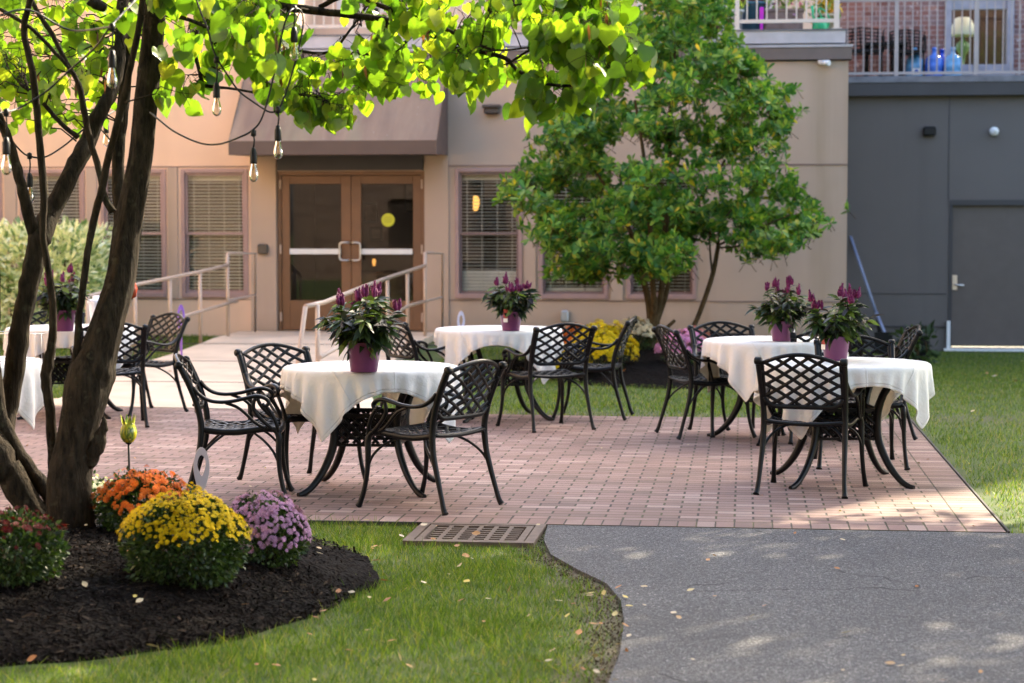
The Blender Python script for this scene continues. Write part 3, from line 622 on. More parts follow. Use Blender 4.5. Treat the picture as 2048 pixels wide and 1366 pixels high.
mb.box(1.2, 16, GY-.15, GY+.2, zb_, zc); mb.build('ledge', M['darkband'], gb, GB0)
mb = MB(); mb.box(1.3, 16, GY-.17, 31.59, zc+.002, zd-.03); mb.box(1.3, 16, GY-.10, 31.58, zd-.028, zd-.002); mb.build('terrace_deck', M['ledgegrey'], gb, GB0)
d = MB(); d.box(dx0+.05, dx0+1.34, GY+.06, GY+.11, dz0+.02, dz1-.05); dd = d.build('steel_door', M['greydoor'], gb, GB0)
f = MB(); f.box(dx0, dx0+.05, GY-.01, GY+.12, dz0, dz1); f.box(dx0, dx0+1.35, GY-.02, GY+.12, dz1-.05, dz1+.03); f.build('door_frame', M['darkband'], dd, GB0)
f = MB(); hp = onY(1910, 565, GY); f.box(hp.x-.035, hp.x+.035, GY+.035, GY+.06, hp.z-.11, hp.z+.11); f.tube([(hp.x, GY+.04, hp.z-.03), (hp.x, GY-.01, hp.z-.035), (hp.x+.13, GY-.015, hp.z-.04)], .013, 8); f.build('handle', M['steel'], dd, GB0)
f = MB(); f.box(dx0-.02, dx0+.03, GY-.05, GY-.012, dz0-.03, dz0+.40); f.box(dx0-.06, dx0+1.3, GY-.07, GY-.012, dz0-.05, dz0-.012); f.build('white_threshold', M['white'], gb, GB0)
# grey terrace railing
mb = MB(); ry = GY-.05; zb_ = zd
x_a, x_b = 1.36, 9
for x in (onY(1793, 80, ry).x, onY(1952, 80, ry).x, onY(1952, 80, ry).x*2-onY(1793, 80, ry).x, onY(1952, 80, ry).x*3-onY(1793, 80, ry).x*2): mb.box(x-.028, x+.028, ry-.028, ry+.028, zb_, zb_+1.1)
mb.box(x_a, x_b, ry-.02, ry+.02, zb_+.02, zb_+.06); mb.box(x_a, x_b, ry-.025, ry+.025, zb_+1.1, zb_+1.15)
for x in np.arange(x_a+.02, x_b, .1195): mb.box(x-.009, x+.009, ry-.009, ry+.009, zb_+.061, zb_+1.1)
mb.build('terrace_railing', M['greyrail'], gb, GB0)
# wall fittings
def fitting(name, label, cat, px, py, Y, sx, sy, sz, m, extra=None):
    c = onY(px, py, Y); mb = MB(); mb.bbox(c.x-sx/2, c.x+sx/2, Y-sy-.004, Y-.004, c.z-sz/2, c.z+sz/2, min(sx, sy, sz)*.22)
    if extra: extra(mb, c)
    o = mb.build(name, m, None); return tag(o, label, cat)
def hood(mb, c): mb.mi = 0; mb.bbox(c.x-.12, c.x+.12, c.y-.17, c.y-.02, c.z+.03, c.z+.075, .012)
fitting('wall_light', 'dark bronze wall pack light high beside the awning', 'wall light', 985, 222, FY, .20, .12, .10, simple('bronze_fixture', (.05, .035, .03), .4), hood)
fitting('wall_light', 'small black wall light on the dark grey wall', 'wall light', 1858, 263, GY, .19, .10, .14, M['black'])
fitting('card_reader', 'square dark intercom box on the pier left of the doors', 'intercom', 527, 498, FY-.03, .135, .06, .13, simple('dark_metal_box', (.07, .06, .05), .35, .3))
fitting('outlet_box', 'weatherproof grey outlet box low on the tan wall', 'outlet box', 1130, 632, FY, .10, .08, .15, simple('galvanised_box', (.42, .46, .50), .35, .6))
def camx(mb, c): mb.tube([(c.x-.05, c.y-.05, c.z-.01), (c.x+.06, c.y-.16, c.z-.03)], .03, 10)
fitting('security_camera', 'tiny white camera under the parapet corner', 'camera', 1648, 124, FY-.01, .16, .05, .04, M['white'], camx)
c = onY(1988, 263, GY-.01); mb = MB(); mb.smooth = True; mb.lathe([(.0, .075), (.04, .062), (.066, .03), (.07, 0), (.07, -.03)], 18, (0, 0, 0), Matrix.Translation((c.x, c.y-.03, c.z)) @ Matrix.Rotation(R(90), 4, 'X'), True)
tag(mb.build('round_alarm', M['white']), 'round white alarm sounder on the dark grey wall', 'alarm')
# black downpipe in the corner
mb = MB(); x = 1.345; mb.box(x-.04, x+.04, 30.0, 30.08, -.3, 3.6); tag(mb.build('downpipe', M['black']), 'black downpipe in the corner where tan and grey walls meet', 'downpipe')
# ---- courtyard wing behind the viewer, and a side wing added for bounce light
mb = MB(); ops2 = [(x, x+1.1, z, z+1.5) for x in np.arange(-11, 9, 2.6) for z in (1.0, 4.2, 7.4)]; wall(mb, -14, 12, -.1, 12.0, -9.5, -.4, ops2)
bb = mb.build('courtyard_building', M['siding']); tag(bb, 'brick wing closing the courtyard behind the viewer', 'building')
mb = MB()
for o_ in ops2: mb.poly([(o_[0], -9.65, o_[2]), (o_[0], -9.65, o_[3]), (o_[1], -9.65, o_[3]), (o_[1], -9.65, o_[2])])
mb.build('window', M['dark'], bb)
mb = MB(); mb.box(-16.5, -12.2, 4, 25.6, -.1, 9.5); tag(mb.build('bounce_wing', simple('warm_bounce_surface', (.88, .62, .40), .9, 0, .05, 1)), 'added unseen wing at the left, bouncing warm sunlight onto the wall', 'building')  # unseen wing added to throw warm sunlight onto the left wall
# ================================================================ HANDRAILS
def rail(name, label, poly_top, low, posts, loop):
    mb = MB(); r = .022; o = empty(name, tuple(posts[0][0])); tag(o, label, 'handrail', 'handrails either side of the entrance ramp'); off = tuple(posts[0][0])
    mb.tube(poly_top, r, 10); mb.build('top_rail', M['rail'], o, off)
    mb = MB(); mb.tube(low, r*.9, 10); mb.build('lower_rail', M['rail'], o, off)
    mb = MB(); mb.tube(loop, r*.8, 8); mb.build('end_loop', M['rail'], o, off)
    for a, b in posts: mb = MB(); mb.tube([a, b], r, 10); mb.build('post', M['rail'], o, off)
def V3(px, py, d): return at(px, py, d)
def gpt(p): return Vector((p.x, p.y, max(gz(p.x, p.y), pz2(p.x, p.y)*(p.x > -7.0)-.02)-.02))
# left rail
T = [V3(175, 593, 21.3), V3(270, 570, 22.4), V3(340, 556, 23.2), V3(400, 543.5, 24.0), V3(455, 530, 24.9)]
Lw = [V3(340, 640, 23.2), V3(400, 623, 24.0), V3(474, 602, 25.1)]
lo_ = [V3(455, 506, 24.9), V3(511, 507, 25.5), V3(511, 664, 25.5)]
rail('handrail', 'tan steel handrail left of the ramp, running up to the wall pier', T, Lw,
     [(gpt(T[0]), T[0]), (gpt(T[1]), T[1]), (gpt(T[2]), T[2]), (gpt(T[3]), T[3]), (Vector((T[4].x, T[4].y, .2)), V3(455, 506, 24.9))], lo_+[V3(511, 590, 25.5), V3(455, 601, 24.9)])
T = [V3(611, 613, 18.0), V3(648, 605, 18.3), V3(729, 573, 20.7), V3(775, 556, 22.3), V3(815, 543, 23.7), V3(850, 531, 24.9)]
Lw = [V3(640, 715, 18.0), V3(729, 665, 20.7), V3(785, 631, 22.6), V3(816, 612, 23.7), V3(848, 603, 24.9)]
rail('handrail', 'tan steel handrail right of the ramp, with a slanting lower end behind the front table', T, Lw,
     [(Vector((onY(585, 800, 17.6).x, 17.6, 0)), T[0]), (gpt(V3(635, 610, 18.15)), V3(635, 609, 18.15)), (gpt(T[3]), T[3]), (gpt(T[4]), T[4]), (Vector((T[5].x, T[5].y, .2)), V3(850, 505, 24.9))], [V3(850, 505, 24.9), V3(885, 507, 25.5), V3(885, 664, 25.5), V3(885, 594, 25.5), V3(848, 603, 24.9)])
# ================================================================ CHAIRS
SEATP = [(.085, .440), (.15, .428), (.22, .420), (.30, .421), (.38, .430), (.46, .441), (.52, .436), (.545, .415)]
def seat_z(y):
    for (a, za), (b, zb) in zip(SEATP, SEATP[1:]):
        if y <= b: t = (y-a)/(b-a); return za+(zb-za)*t
    return SEATP[-1][1]
def back_y(z):
    P_ = [(.42, .095), (.50, .088), (.60, .062), (.70, .022), (.80, -.020), (.86, -.042)]
    if z < P_[0][0]: return P_[0][1]
    for (a, ya), (b, yb) in zip(P_, P_[1:]):
        if z <= b: return ya+(yb-ya)*(z-a)/(b-a)
    return P_[-1][1]
def make_chair(label):
    root = empty('patio_chair'); tag(root, label, 'chair', 'black lattice patio armchairs')
    iron = M['iron']
    for s in (-1, 1):
        # rear leg and back post in one casting
        P_ = [(s*.262, -.012, .003), (s*.258, .004, .03), (s*.252, .025, .10), (s*.246, .060, .22), (s*.243, .085, .32), (s*.241, .095, .42), (s*.242, .088, .50), (s*.246, .062, .60), (s*.250, .022, .70), (s*.252, -.020, .785)]
        mb = MB(); mb.smooth = True
        mb.tube(catmull(P_, 4), interp([.019, .015, .0135, .0155, .017, .0185, .018, .0175, .0185, .019], 4), 10, 1.0, (1, 0, 0))
        mb.lathe([(.0, -.021), (.018, -.021), (.0235, -.014), (.0235, .014), (.018, .021), (.0, .021)], 14, (0, 0, 0), Matrix.Translation((s*.252, -.028, .792)) @ Matrix.Rotation(R(90), 4, 'Y'))
        for z in (.565, .725): mb.lathe([(.0, .009), (.007, .008), (.0085, 0)], 8, (0, 0, 0), Matrix.Translation((s*.232, back_y(z)-.017, z)) @ Matrix.Rotation(R(90), 4, 'X'))
        mb.build('leg', iron, root)
        P_ = [(s*.285, .590, .003), (s*.281, .577, .03), (s*.274, .552, .11), (s*.268, .535, .22), (s*.265, .533, .32), (s*.262, .535, .38), (s*.258, .515, .42), (s*.255, .47, .435)]
        mb = MB(); mb.tube(catmull(P_, 4), interp([.020, .0155, .0135, .0145, .0175, .019, .018, .015], 4), 10, 1.0, (1, 0, 0)); mb.build('leg', iron, root)
        # arm with scroll and supports
        mb = MB(); A_ = [(s*.246, .055, .665), (s*.254, .085, .628), (s*.264, .135, .596), (s*.272, .20, .584), (s*.277, .28, .590), (s*.279, .35, .606), (s*.280, .41, .617), (s*.280, .455, .607), (s*.280, .477, .585), (s*.280, .468, .563), (s*.280, .450, .562), (s*.280, .442, .576)]
        mb.tube(catmull(A_, 5), interp([.012, .012, .0115, .011, .011, .0115, .0125, .0125, .012, .0115, .011, .010], 5), 8, 1.75, (1, 0, 0))
        mb.tube(catmull([(s*.278, .405, .608), (s*.278, .392, .570), (s*.276, .400, .530), (s*.270, .440, .480), (s*.262, .500, .425)], 5), .0115, 8, 1.1, (1, 0, 0))
        mb.tube(catmull([(s*.276, .235, .580), (s*.275, .300, .555), (s*.273, .345, .520), (s*.268, .395, .470), (s*.262, .455, .430)], 5), .0095, 8, 1.1, (1, 0, 0))
        mb.tube(catmull([(s*.279, .462, .562), (s*.278, .495, .515), (s*.273, .520, .460), (s*.265, .530, .410)], 5), .011, 8, 1.1, (1, 0, 0))
        mb.build('armrest', iron, root)
        for P_ in ([(s*.247, .062, .225), (s*.236, .105, .29), (s*.205, .160, .345), (s*.150, .215, .385), (s*.10, .25, .400)], [(s*.267, .530, .235), (s*.256, .500, .30), (s*.225, .450, .355), (s*.165, .395, .392), (s*.11, .36, .404)]):
            mb = MB(); mb.tube(catmull(P_, 5), .0075, 7, 1.2, (1, 0, 0)); mb.build('brace', iron, root)
    # seat: side rails, rim and lattice
    mb = MB()
    def hw(y): return .236+.022*(y-.085)/.46
    rim = []
    n = 30
    ys = [.085+.46*i/n for i in range(n+1)]
    for s in (-1, 1): mb.tube([(s*(hw(y)-.004), y, seat_z(y)-.012) for y in ys], .019, 8, .75, (1, 0, 0))
    mb.tube([(x*.236, .095-.0*x, .430-.016*(1-x*x)) for x in [-1+k/6 for k in range(13)]], .013, 8, 1.3, (0, 1, 0))
    mb.tube([(x*.256, .530+.018*(1-x*x), .418-.006*(1-x*x)) for x in [-1+k/6 for k in range(13)]], .020, 8, .8, (0, 1, 0))
    def sz(x, y): return seat_z(y)+.002-.014*(1-(x/.25)**2)
    def ribbon(pts, side, wd, th):
        mb.tube(pts, th, 6, wd/th, side)
    for k in range(-9, 10):
        for sg in (-1, 1):
            pts = []
            for i in range(41):
                x = -.24+.48*i/40; y = .31+sg*x*.9+k*.083+.016*math.sin(x*13)*sg
                if .10 < y < .535 and abs(x) < hw(y)-.004: pts.append((x, y, sz(x, y)+.0016*sg*math.cos((y*2)*49)))
            if len(pts) > 2: mb.tube(pts[::2]+([pts[-1]] if len(pts) % 2 == 0 else []), .0038, 6, 3.5, (sg*-.9, 1, 0))
    mb.build('seat', iron, root)
    # backrest
    mb = MB()
    def bow(u): return -.030*(1-(u/.235)**2)
    def ztop(u): return .775+.058*math.cos(min(1, abs(u)/.235)*math.pi/2)**.9
    def zbot(u): return .520+.045*max(0, (abs(u)-.165)/.07)**2
    def bp(u, z, o=0): return (u, back_y(z)+bow(u)+o, z)
    us = [-.236+.472*i/28 for i in range(29)]
    mb.tube([bp(u, ztop(u)) for u in us], .0125, 8, 1.0, (0, 0, 1)); mb.tube([bp(u, zbot(u)) for u in us], .0125, 8, 1.25, (0, 0, 1))
    for s in (-1, 1): mb.tube([bp(s*.231, .52+.27*i/8) for i in range(9)], .0105, 8)
    for k in range(-8, 9):
        for sg in (-1, 1):
            pts = []
            for i in range(57):
                u = -.232+.464*i/56; z = .650+sg*u*.61+k*.066+.005*math.sin(u*14)*sg
                if zbot(u) < z < ztop(u): pts.append(bp(u, z, .0028*sg*math.cos(u*math.pi/.054+k*math.pi)))
            if len(pts) > 4: mb.tube(pts[::2]+[pts[-1]], .0045, 6, 2.55, (-sg*.61, 0, 1))
    mb.build('backrest', iron, root)
    return root
def copy_tree(o, parent=None, name=None):
    c = o.copy(); C.objects.link(c)
    if parent: c.parent = parent
    for ch in o.children: copy_tree(ch, c)
    return c
# rear-foot midpoint (x, y), heading of the seat front as a vector
CH = [
 ('chair0', (-3.20, 11.20), (1, .20), 'patio chair in profile at the left side of the front table, nearest the yellow mums'),
 ('c2', (-2.94, 12.28), (.72, -.69), 'patio chair behind the front left table corner, its open lattice back before the concrete path'),
 ('c3', (-1.50, 10.94), (-.874, .485), 'patio chair right of the front table with its back turned, closest to the drain grate'),
 ('c5', (-2.85, 16.02), (.78, .63), 'patio chair left of the second table, partly hidden behind the front plant'),
 ('c6', (-1.385, 15.31), (-.54, .84), 'patio chair with its back turned, in front of the bright yellow mums'),
 ('c7', (-.955, 16.48), (-1, .06), 'patio chair in profile right of the second table, beside the cream mums'),
 ('c8', (-.565, 15.04), (.94, .36), 'patio chair in profile left of the third table, pink mums showing through its back'),
 ('c9', (-.17, 15.62), (.35, -.94), 'patio chair behind the third table, facing the viewer in front of the leaning tree stem'),
 ('c10', (.60, 14.60), (-.10, 1), 'patio chair half hidden between the two right hand tables, back to the viewer'),
 ('c11', (.334, 11.71), (.22, .975), 'patio chair nearest the asphalt, back to the viewer in front of the right hand table'),
 ('c12', (.745, 13.66), (.05, -1), 'bluish lit patio chair behind the right hand table, facing the viewer'),
 ('c13', (1.24, 15.22), (-1, -.08), 'patio chair seen edge on at the lawn side of the third table'),
 ('c14', (-6.15, 17.25), (.25, -.97), 'patio chair behind the left rear table, cut by the left edge and tree stem'),
 ('c15', (-4.95, 16.72), (-.62, -.78), 'patio chair with brown lit lattice back between the left rear table and the handrail'),
 ('c16', (-4.92, 15.12), (-.38, .92), 'patio chair behind the thick tree trunk, back to the viewer at the left rear table'),
]
proto = None
for i, (nm, (x, y), h, lab) in enumerate(CH):
    if i == 0: o = proto = make_chair(lab)
    else: o = copy_tree(proto); o['label'] = lab
    o.location = (x, y, .012+gz(x, y)); o.rotation_euler = (0, 0, math.atan2(h[1], h[0])-math.pi/2)
# ================================================================ TABLES
TH = .738
def make_table(label):
    root = empty('patio_table'); tag(root, label, 'table', 'round cast metal patio tables')
    mb = MB(); mb.smooth = True; mb.lathe([(0, TH-.024), (.49, TH-.024), (.515, TH-.019), (.519, TH-.013), (.510, TH-.008), (0, TH-.008)], 48); mb.build('tabletop', M['iron'], root)
    for k in range(4):
        a = math.pi/4+k*math.pi/2; c, s = math.cos(a), math.sin(a)
        P_ = [(.53, .004), (.49, .012), (.43, .045), (.35, .13), (.285, .25), (.262, .36), (.27, .47), (.32, .58), (.40, .67), (.44, .70)]
        mb = MB(); mb.tube(catmull([(r*c, r*s, z) for r, z in P_], 4), interp([.016, .019, .020, .024, .027, .029, .027, .024, .020, .016], 4), 8, .8, (-s, c, 0)); mb.build('leg', M['iron'], root)
    mb = MB()
    q = .19
    for k in range(4):
        R4 = Matrix.Rotation(k*math.pi/2, 4, 'Z')
        mb.box(-q, q, -q-.006, -q+.006, .275, .292, R4); mb.box(-q, q, -q-.006, -q+.006, .445, .470, R4)
        for j in range(-5, 6):
            for sg in (-1, 1):
                pts = []
                for i in range(31):
                    u = -q+2*q*i/30; z = .37+sg*u+j*.058
                    if .285 < z < .452: pts.append(R4 @ Vector((u, -q+.004*sg, z)))
                if len(pts) > 2: mb.tube(pts[::3]+[pts[-1]], .004, 6, 2.6, R4 @ Vector((-sg, 0, 1)))
    mb.build('lattice_box', M['iron'], root)
    return root
def cloth_data(k, n=55, Rt=.53):
    """let a square cloth fall over the round table top (small position based cloth solver)"""
    rs = np.random.default_rng(40+k); half = (.65, .645, .655)[k]; h = 2*half/(n-1); g = np.linspace(-half, half, n); X, Y = np.meshgrid(g, g)
    P = np.stack([X*.985+rs.uniform(-.03, .03), Y*.985+rs.uniform(-.03, .03), TH+.012+.012*np.sin(X*15+k*2+1)*np.sin(Y*12+k)+rs.uniform(0, .004, X.shape)], -1); Vv = np.zeros_like(P)
    def con(P, A, B, L, s_):
        d = P[B]-P[A]; l = np.linalg.norm(d, axis=-1, keepdims=True); c_ = d*(.5*s_*(l-L)/np.maximum(l, 1e-6)); P[A] += c_; P[B] -= c_
    sl = slice
    cons = []
    for o in (0, 1):
        m = (n-o)//2*2
        cons += [((sl(None), sl(o, o+m, 2)), (sl(None), sl(o+1, o+m, 2)), h, 1.0), ((sl(o, o+m, 2), sl(None)), (sl(o+1, o+m, 2), sl(None)), h, 1.0)]
    for o in (0, 1):
        m = (n-o)//2*2
        cons += [((sl(o, o+m, 2), sl(0, n-1)), (sl(o+1, o+m, 2), sl(1, n)), h*1.4142, .25), ((sl(o, o+m, 2), sl(1, n)), (sl(o+1, o+m, 2), sl(0, n-1)), h*1.4142, .25)]
    bend = [((sl(None), sl(o, n-2, 4)), (sl(None), sl(o+2, n, 4)), 2*h, .035) for o in range(4)]+[((sl(o, n-2, 4), sl(None)), (sl(o+2, n, 4), sl(None)), 2*h, .035) for o in range(4)]
    rr = .012; dt = 1/90
    for it in range(420):
        Vv[..., 2] -= 9.8*dt; Vv *= .90; Q = P+Vv*dt
        for sub in range(14):
            for A, B, L, s_ in cons: con(Q, A, B, L, s_)
            if sub % 3 == 0:
                for A, B, L, s_ in bend:
                    na, nb = Q[A].shape, Q[B].shape
                    if na == nb: con(Q, A, B, L, s_)
            r = np.hypot(Q[..., 0], Q[..., 1]); pr_ = np.maximum(r-(Rt-rr), 0); pz = Q[..., 2]-(TH-rr); d = np.hypot(pr_, pz); hit = d < rr+.002
            if hit.any():
                f = (rr+.002)/np.maximum(d, 1e-6); nr = pr_*f; nz = np.where(pr_ == 0, np.where(P[..., 2] > TH-rr, rr+.002, -rr-.002), pz*f); k_ = np.where(r > 1e-6, (np.minimum(r, Rt-rr)+nr)/np.maximum(r, 1e-6), 1)
                k_ = np.where(pr_ > 0, k_, 1); fr = .55
                Q[..., 0] = np.where(hit, (Q[..., 0]*k_)*(1-fr)+fr*np.where(pr_ > 0, Q[..., 0]*k_, P[..., 0]), Q[..., 0]); Q[..., 1] = np.where(hit, (Q[..., 1]*k_)*(1-fr)+fr*np.where(pr_ > 0, Q[..., 1]*k_, P[..., 1]), Q[..., 1]); Q[..., 2] = np.where(hit, TH-rr+nz, Q[..., 2])
        Vv = (Q-P)/dt; P = Q
    return P
CLOTHS = {}
def cloth(name, c, rot, k, mirror, label):
    if k not in CLOTHS: CLOTHS[k] = cloth_data(k)
    m = CLOTHS[k].shape[0]; V = CLOTHS[k].reshape(-1, 3).copy()
    F = np.array([(j*m+i, j*m+i+1, (j+1)*m+i+1, (j+1)*m+i) for j in range(m-1) for i in range(m-1)])
    if mirror: V[:, 0] *= -1; F = F[:, ::-1]
    g_ = np.tile(np.linspace(-1, 1, m), m); V[:, 2] += .002+.003*((np.abs(g_-.36) < .01) | (np.abs(g_+.28) < .01))*(V[:, 2] > .735)
    cr, sr = math.cos(rot), math.sin(rot); V = V @ np.array([[cr, sr, 0], [-sr, cr, 0], [0, 0, 1]])
    o = np_mesh(name, V, F, M['cloth'], smooth=True); o.location = c
    uv = o.data.uv_layers.new(name='weave'); gu = np.linspace(0, 1, m); UV = np.stack([np.tile(gu, m), np.repeat(gu, m)], 1)[F.ravel()]; uv.data.foreach_set('uv', UV.astype(np.float32).ravel())
    md = o.modifiers.new('smooth', 'SUBSURF'); md.levels = md.render_levels = 1
    md = o.modifiers.new('thickness', 'SOLIDIFY'); md.thickness = .0014; md.offset = 1
    return tag(o, label, 'tablecloth', 'white tablecloths')
TB = [ # centre, cloth rotation, label bits
 ((-2.23, 11.76), R(24), (0, 0), 'front left table beside the mums', 3, (.02, -.03)),
 ((-2.02, 16.35), R(5), (1, 0), 'second table, in front of the yellow mums', 5, (0, 0)),
 ((.24, 14.93), R(20), (2, 0), 'third table, in front of the leaning tree stem', 8, (-.05, -.02)),
 ((.60, 12.45), R(15), (1, 1), 'right hand table nearest the asphalt', 11, (.05, -.02)),
 ((-5.62, 16.15), R(12), (2, 1), 'left rear table, behind the tree trunks', 14, (0, 0)),
 ((-4.86, 11.9), R(30), (0, 1), 'table cut by the left edge of the view', 17, (.03, -.03)),
]
proto = None
for i, ((x, y), rz, h, lab, sd, bi) in enumerate(TB):
    o = make_table('') if i == 0 else copy_tree(proto)
    if i == 0: proto = o
    o['label'] = 'round black metal table: '+lab; o.location = (x, y, .012); o.rotation_euler = (0, 0, R((2, 20, 30, 8, 10, 0)[i]))
    cloth('tablecloth', (x+bi[0]*.3, y+bi[1]*.3, .012), rz, h[0], h[1], 'white cloth draped over the '+lab)
# small printed labels sewn on cloth corners
# ================================================================ CELOSIA POTS
LT = np.array([(0, 0, 0), (.10, .18, .015), (.17, .42, .02), (.13, .70, -.01), (0, 1, -.08), (-.13, .70, -.01), (-.17, .42, .02), (-.10, .18, .015), (0, .2, -.01), (0, .45, -.015), (0, .72, -.035)])
LF = np.array([(0, 1, 8), (1, 2, 9), (1, 9, 8), (2, 3, 10), (2, 10, 9), (3, 4, 10), (0, 8, 7), (7, 8, 9), (7, 9, 6), (6, 9, 10), (6, 10, 5), (5, 10, 4)])
def celosia(pos_, label, seed, sc=1.0, tagside=None, n=230, nf=8):
    rg = np.random.default_rng(seed); rd = random.Random(seed)
    root = empty('potted_celosia', pos_); tag(root, label, 'potted plant', 'purple celosia pots on the tables')
    mb = MB(); mb.smooth = True; k = sc
    mb.lathe([(.0, .001), (.066*k, .001), (.070*k, .006), (.089*k, .135*k), (.094*k, .137*k), (.096*k, .152*k), (.097*k, .156*k), (.091*k, .156*k), (.086*k, .130*k), (0, .128*k)], 32); mb.build('pot', M['pot'], root)
    mb = MB(); mb.smooth = True; mb.lathe([(0, .1325*k), (.085*k, .1315*k)], 20); mb.build('soil', M['mulch'], root)
    st = MB(); P = []; D = []; S = []; tips = []
    for i in range(16):
        a = i*2.4+rd.uniform(-.4, .4); lean = (.08+.92*i/15)**.7; h = rd.uniform(.15, .28)*k*(1.15-.38*lean); r1 = lean*.21*k
        pts = [Vector((math.cos(a)*.03*k*lean, math.sin(a)*.03*k*lean, .13*k)), Vector((math.cos(a)*(.03*k+r1*.45), math.sin(a)*(.03*k+r1*.45), .13*k+h*.55)), Vector((math.cos(a)*(.03*k+r1), math.sin(a)*(.03*k+r1), .13*k+h))]
        st.tube(catmull(pts, 4), interp([.0042, .003, .002], 4), 6); tips.append((pts[2], a, lean))
        for j in range(n//8):
            t = .12+.83*rd.random()**.75; p = pts[0].lerp(pts[1], t*2) if t < .5 else pts[1].lerp(pts[2], t*2-1)
            aa = a+rd.gauss(0, 1.2); el = rd.uniform(-.55, .55)+.3*(t-.5)
            P.append(p); D.append((math.cos(aa)*math.cos(el), math.sin(aa)*math.cos(el), math.sin(el))); S.append(rd.uniform(.07, .135)*k*(1.1-.30*t))
    st.build('stems', M['celstem'], root)
    P = np.array([tuple(p) for p in P]); D = np.array(D); A, B, N = frames(D, rg, roll=np.stack([rg.normal(size=len(P))*.45, rg.normal(size=len(P))*.45, np.ones(len(P))], 1))
    T = LT.copy(); T[:, 2] -= .30*T[:, 1]**2; V, F = stamp(T, LF, P, A, B, N, np.array(S)); np_mesh('foliage', V, F, M['celleaf'], root, smooth=True)
    tips.sort(key=lambda q: -q[0].z)
    for p, a, lean in tips[:nf]:
        mb = MB(); mb.smooth = True
        for q in range(rd.choice((3, 4, 5))):
            h = rd.uniform(.03, .06)*k; dx = rd.gauss(0, .011)*k if q else 0; dy = rd.gauss(0, .011)*k if q else 0; h = h if q else rd.uniform(.05, .078)*k
            prof = [(.004, -.012), (.011, .005), (.0125, .25*h), (.010, .5*h), (.0065, .78*h), (.001, h)]
            Mx = Matrix.Translation((p.x+dx, p.y+dy, p.z+.014)) @ Matrix.Rotation(rd.gauss(0, .22), 4, 'X') @ Matrix.Rotation(rd.gauss(0, .22), 4, 'Y')
            mb.lathe([(r*k*rd.uniform(.85, 1.15), z) for r, z in prof], 9, (0, 0, 0), Mx)
            for u in range(26):
                z = rd.random()*h*.9; aa = rd.uniform(0, 6.28); rr = .0105*k*(1-z/h*.6)
                c = Mx @ Vector((rr*math.cos(aa), rr*math.sin(aa), z)); t = Mx @ Vector((rr*2.0*math.cos(aa), rr*2.0*math.sin(aa), z+.012)); s_ = Vector((-math.sin(aa), math.cos(aa), 0))*.004
                mb.poly([c-s_, c+s_, t])
        mb.build('flower', M['magenta'], root)
    if tagside:
        mb = MB(); a = tagside; c, s = math.cos(a), math.sin(a); Mx = Matrix.Translation((c*.097*k, s*.097*k, .115*k)) @ Matrix.Rotation(a-math.pi/2, 4, 'Z')
        mb.box(-.017, .017, .0, .0012, -.01, .060, Mx); mb.mi = 1; mb.box(-.019, .019, .0005, .002, -.042, -.011, Mx)
        mb.build('care_tag', [simple('red_care_tag', (.34, .03, .02), .5, 0, .5, 60), M['white']], root)
def ontable(px, py): p = ray(px, py); t = (TH+.02-CAMH)/p.z; q = Vector((0, 0, CAMH))+p*t; return (q.x, q.y, TH+.018)
celosia(ontable(728, 743), 'largest potted celosia with magenta plumes, on the front left table', 21, 1.10, None, 300, 9)
celosia(ontable(1022, 661), 'potted celosia with a red and white tag, on the table before the yellow mums', 22, 1.0, R(250), 260)
celosia(ontable(1563, 682), 'bushy potted celosia on the table behind, left of the two right hand pots', 23, .96, R(-15), 260)
celosia(ontable(1671, 720), 'taller potted celosia on the right hand table, in front of the grey wall', 34, .98, R(215), 260)
celosia(ontable(127, 662), 'potted celosia on the left rear table, between the tree stems', 25, 1.10, None, 230)
# white canister and wire rack on the left tables
p = ontable(193, 655); mb = MB(); mb.smooth = True
mb.lathe([(0, 0), (.045, 0), (.062, .20), (.064, .205)], 24, p); mb.lathe([(.071, .203), (.073, .212), (.073, .232), (.066, .236), (.03, .236), (.03, .262), (.026, .266), (0, .266)], 24, p)
mb.smooth = False; o = mb.build('canister', simple('white_plastic', (.80, .80, .84), .4, 0, 0)); tag(o, 'tall white plastic canister with a flanged lid beside the thick trunk', 'canister')
x0, y0 = -4.50, 11.95; mb = MB(); z0 = TH+.022
for z in (z0, z0+.17): mb.tube([(x0-.2, y0-.12, z), (x0+.2, y0-.12, z), (x0+.2, y0+.12, z), (x0-.2, y0+.12, z), (x0-.2, y0-.12, z)], .0022, 6)
for u in (-.2, -.07, .07, .2):
    for v in (-.12, .12): mb.tube([(x0+u, y0+v, z0), (x0+u, y0+v, z0+.17)], .002, 6)
    mb.tube([(x0+u, y0-.12, z0), (x0+u, y0+.12, z0)], .002, 6)
tag(mb.build('wire_rack', M['steel']), 'thin wire serving rack on the table at the left edge', 'rack')
# ================================================================ MUMS
BT = []; BF = []
for ring, (r0, r1, zz, np_) in enumerate(((.05, .5, .02, 11), (.04, .34, .16, 9), (.0, .18, .24, 6))):
    for k in range(np_):
        a = 2*math.pi*(k+.5*ring)/np_; d = .75*math.pi/np_; b = len(BT)
        BT += [(r0*math.cos(a), r0*math.sin(a), zz-.04), (r1*.75*math.cos(a-d), r1*.75*math.sin(a-d), zz), (r1*math.cos(a), r1*math.sin(a), zz+.03), (r1*.75*math.cos(a+d), r1*.75*math.sin(a+d), zz)]; BF.append((b, b+1, b+2, b+3))
BT = np.array(BT); BF = np.array(BF)

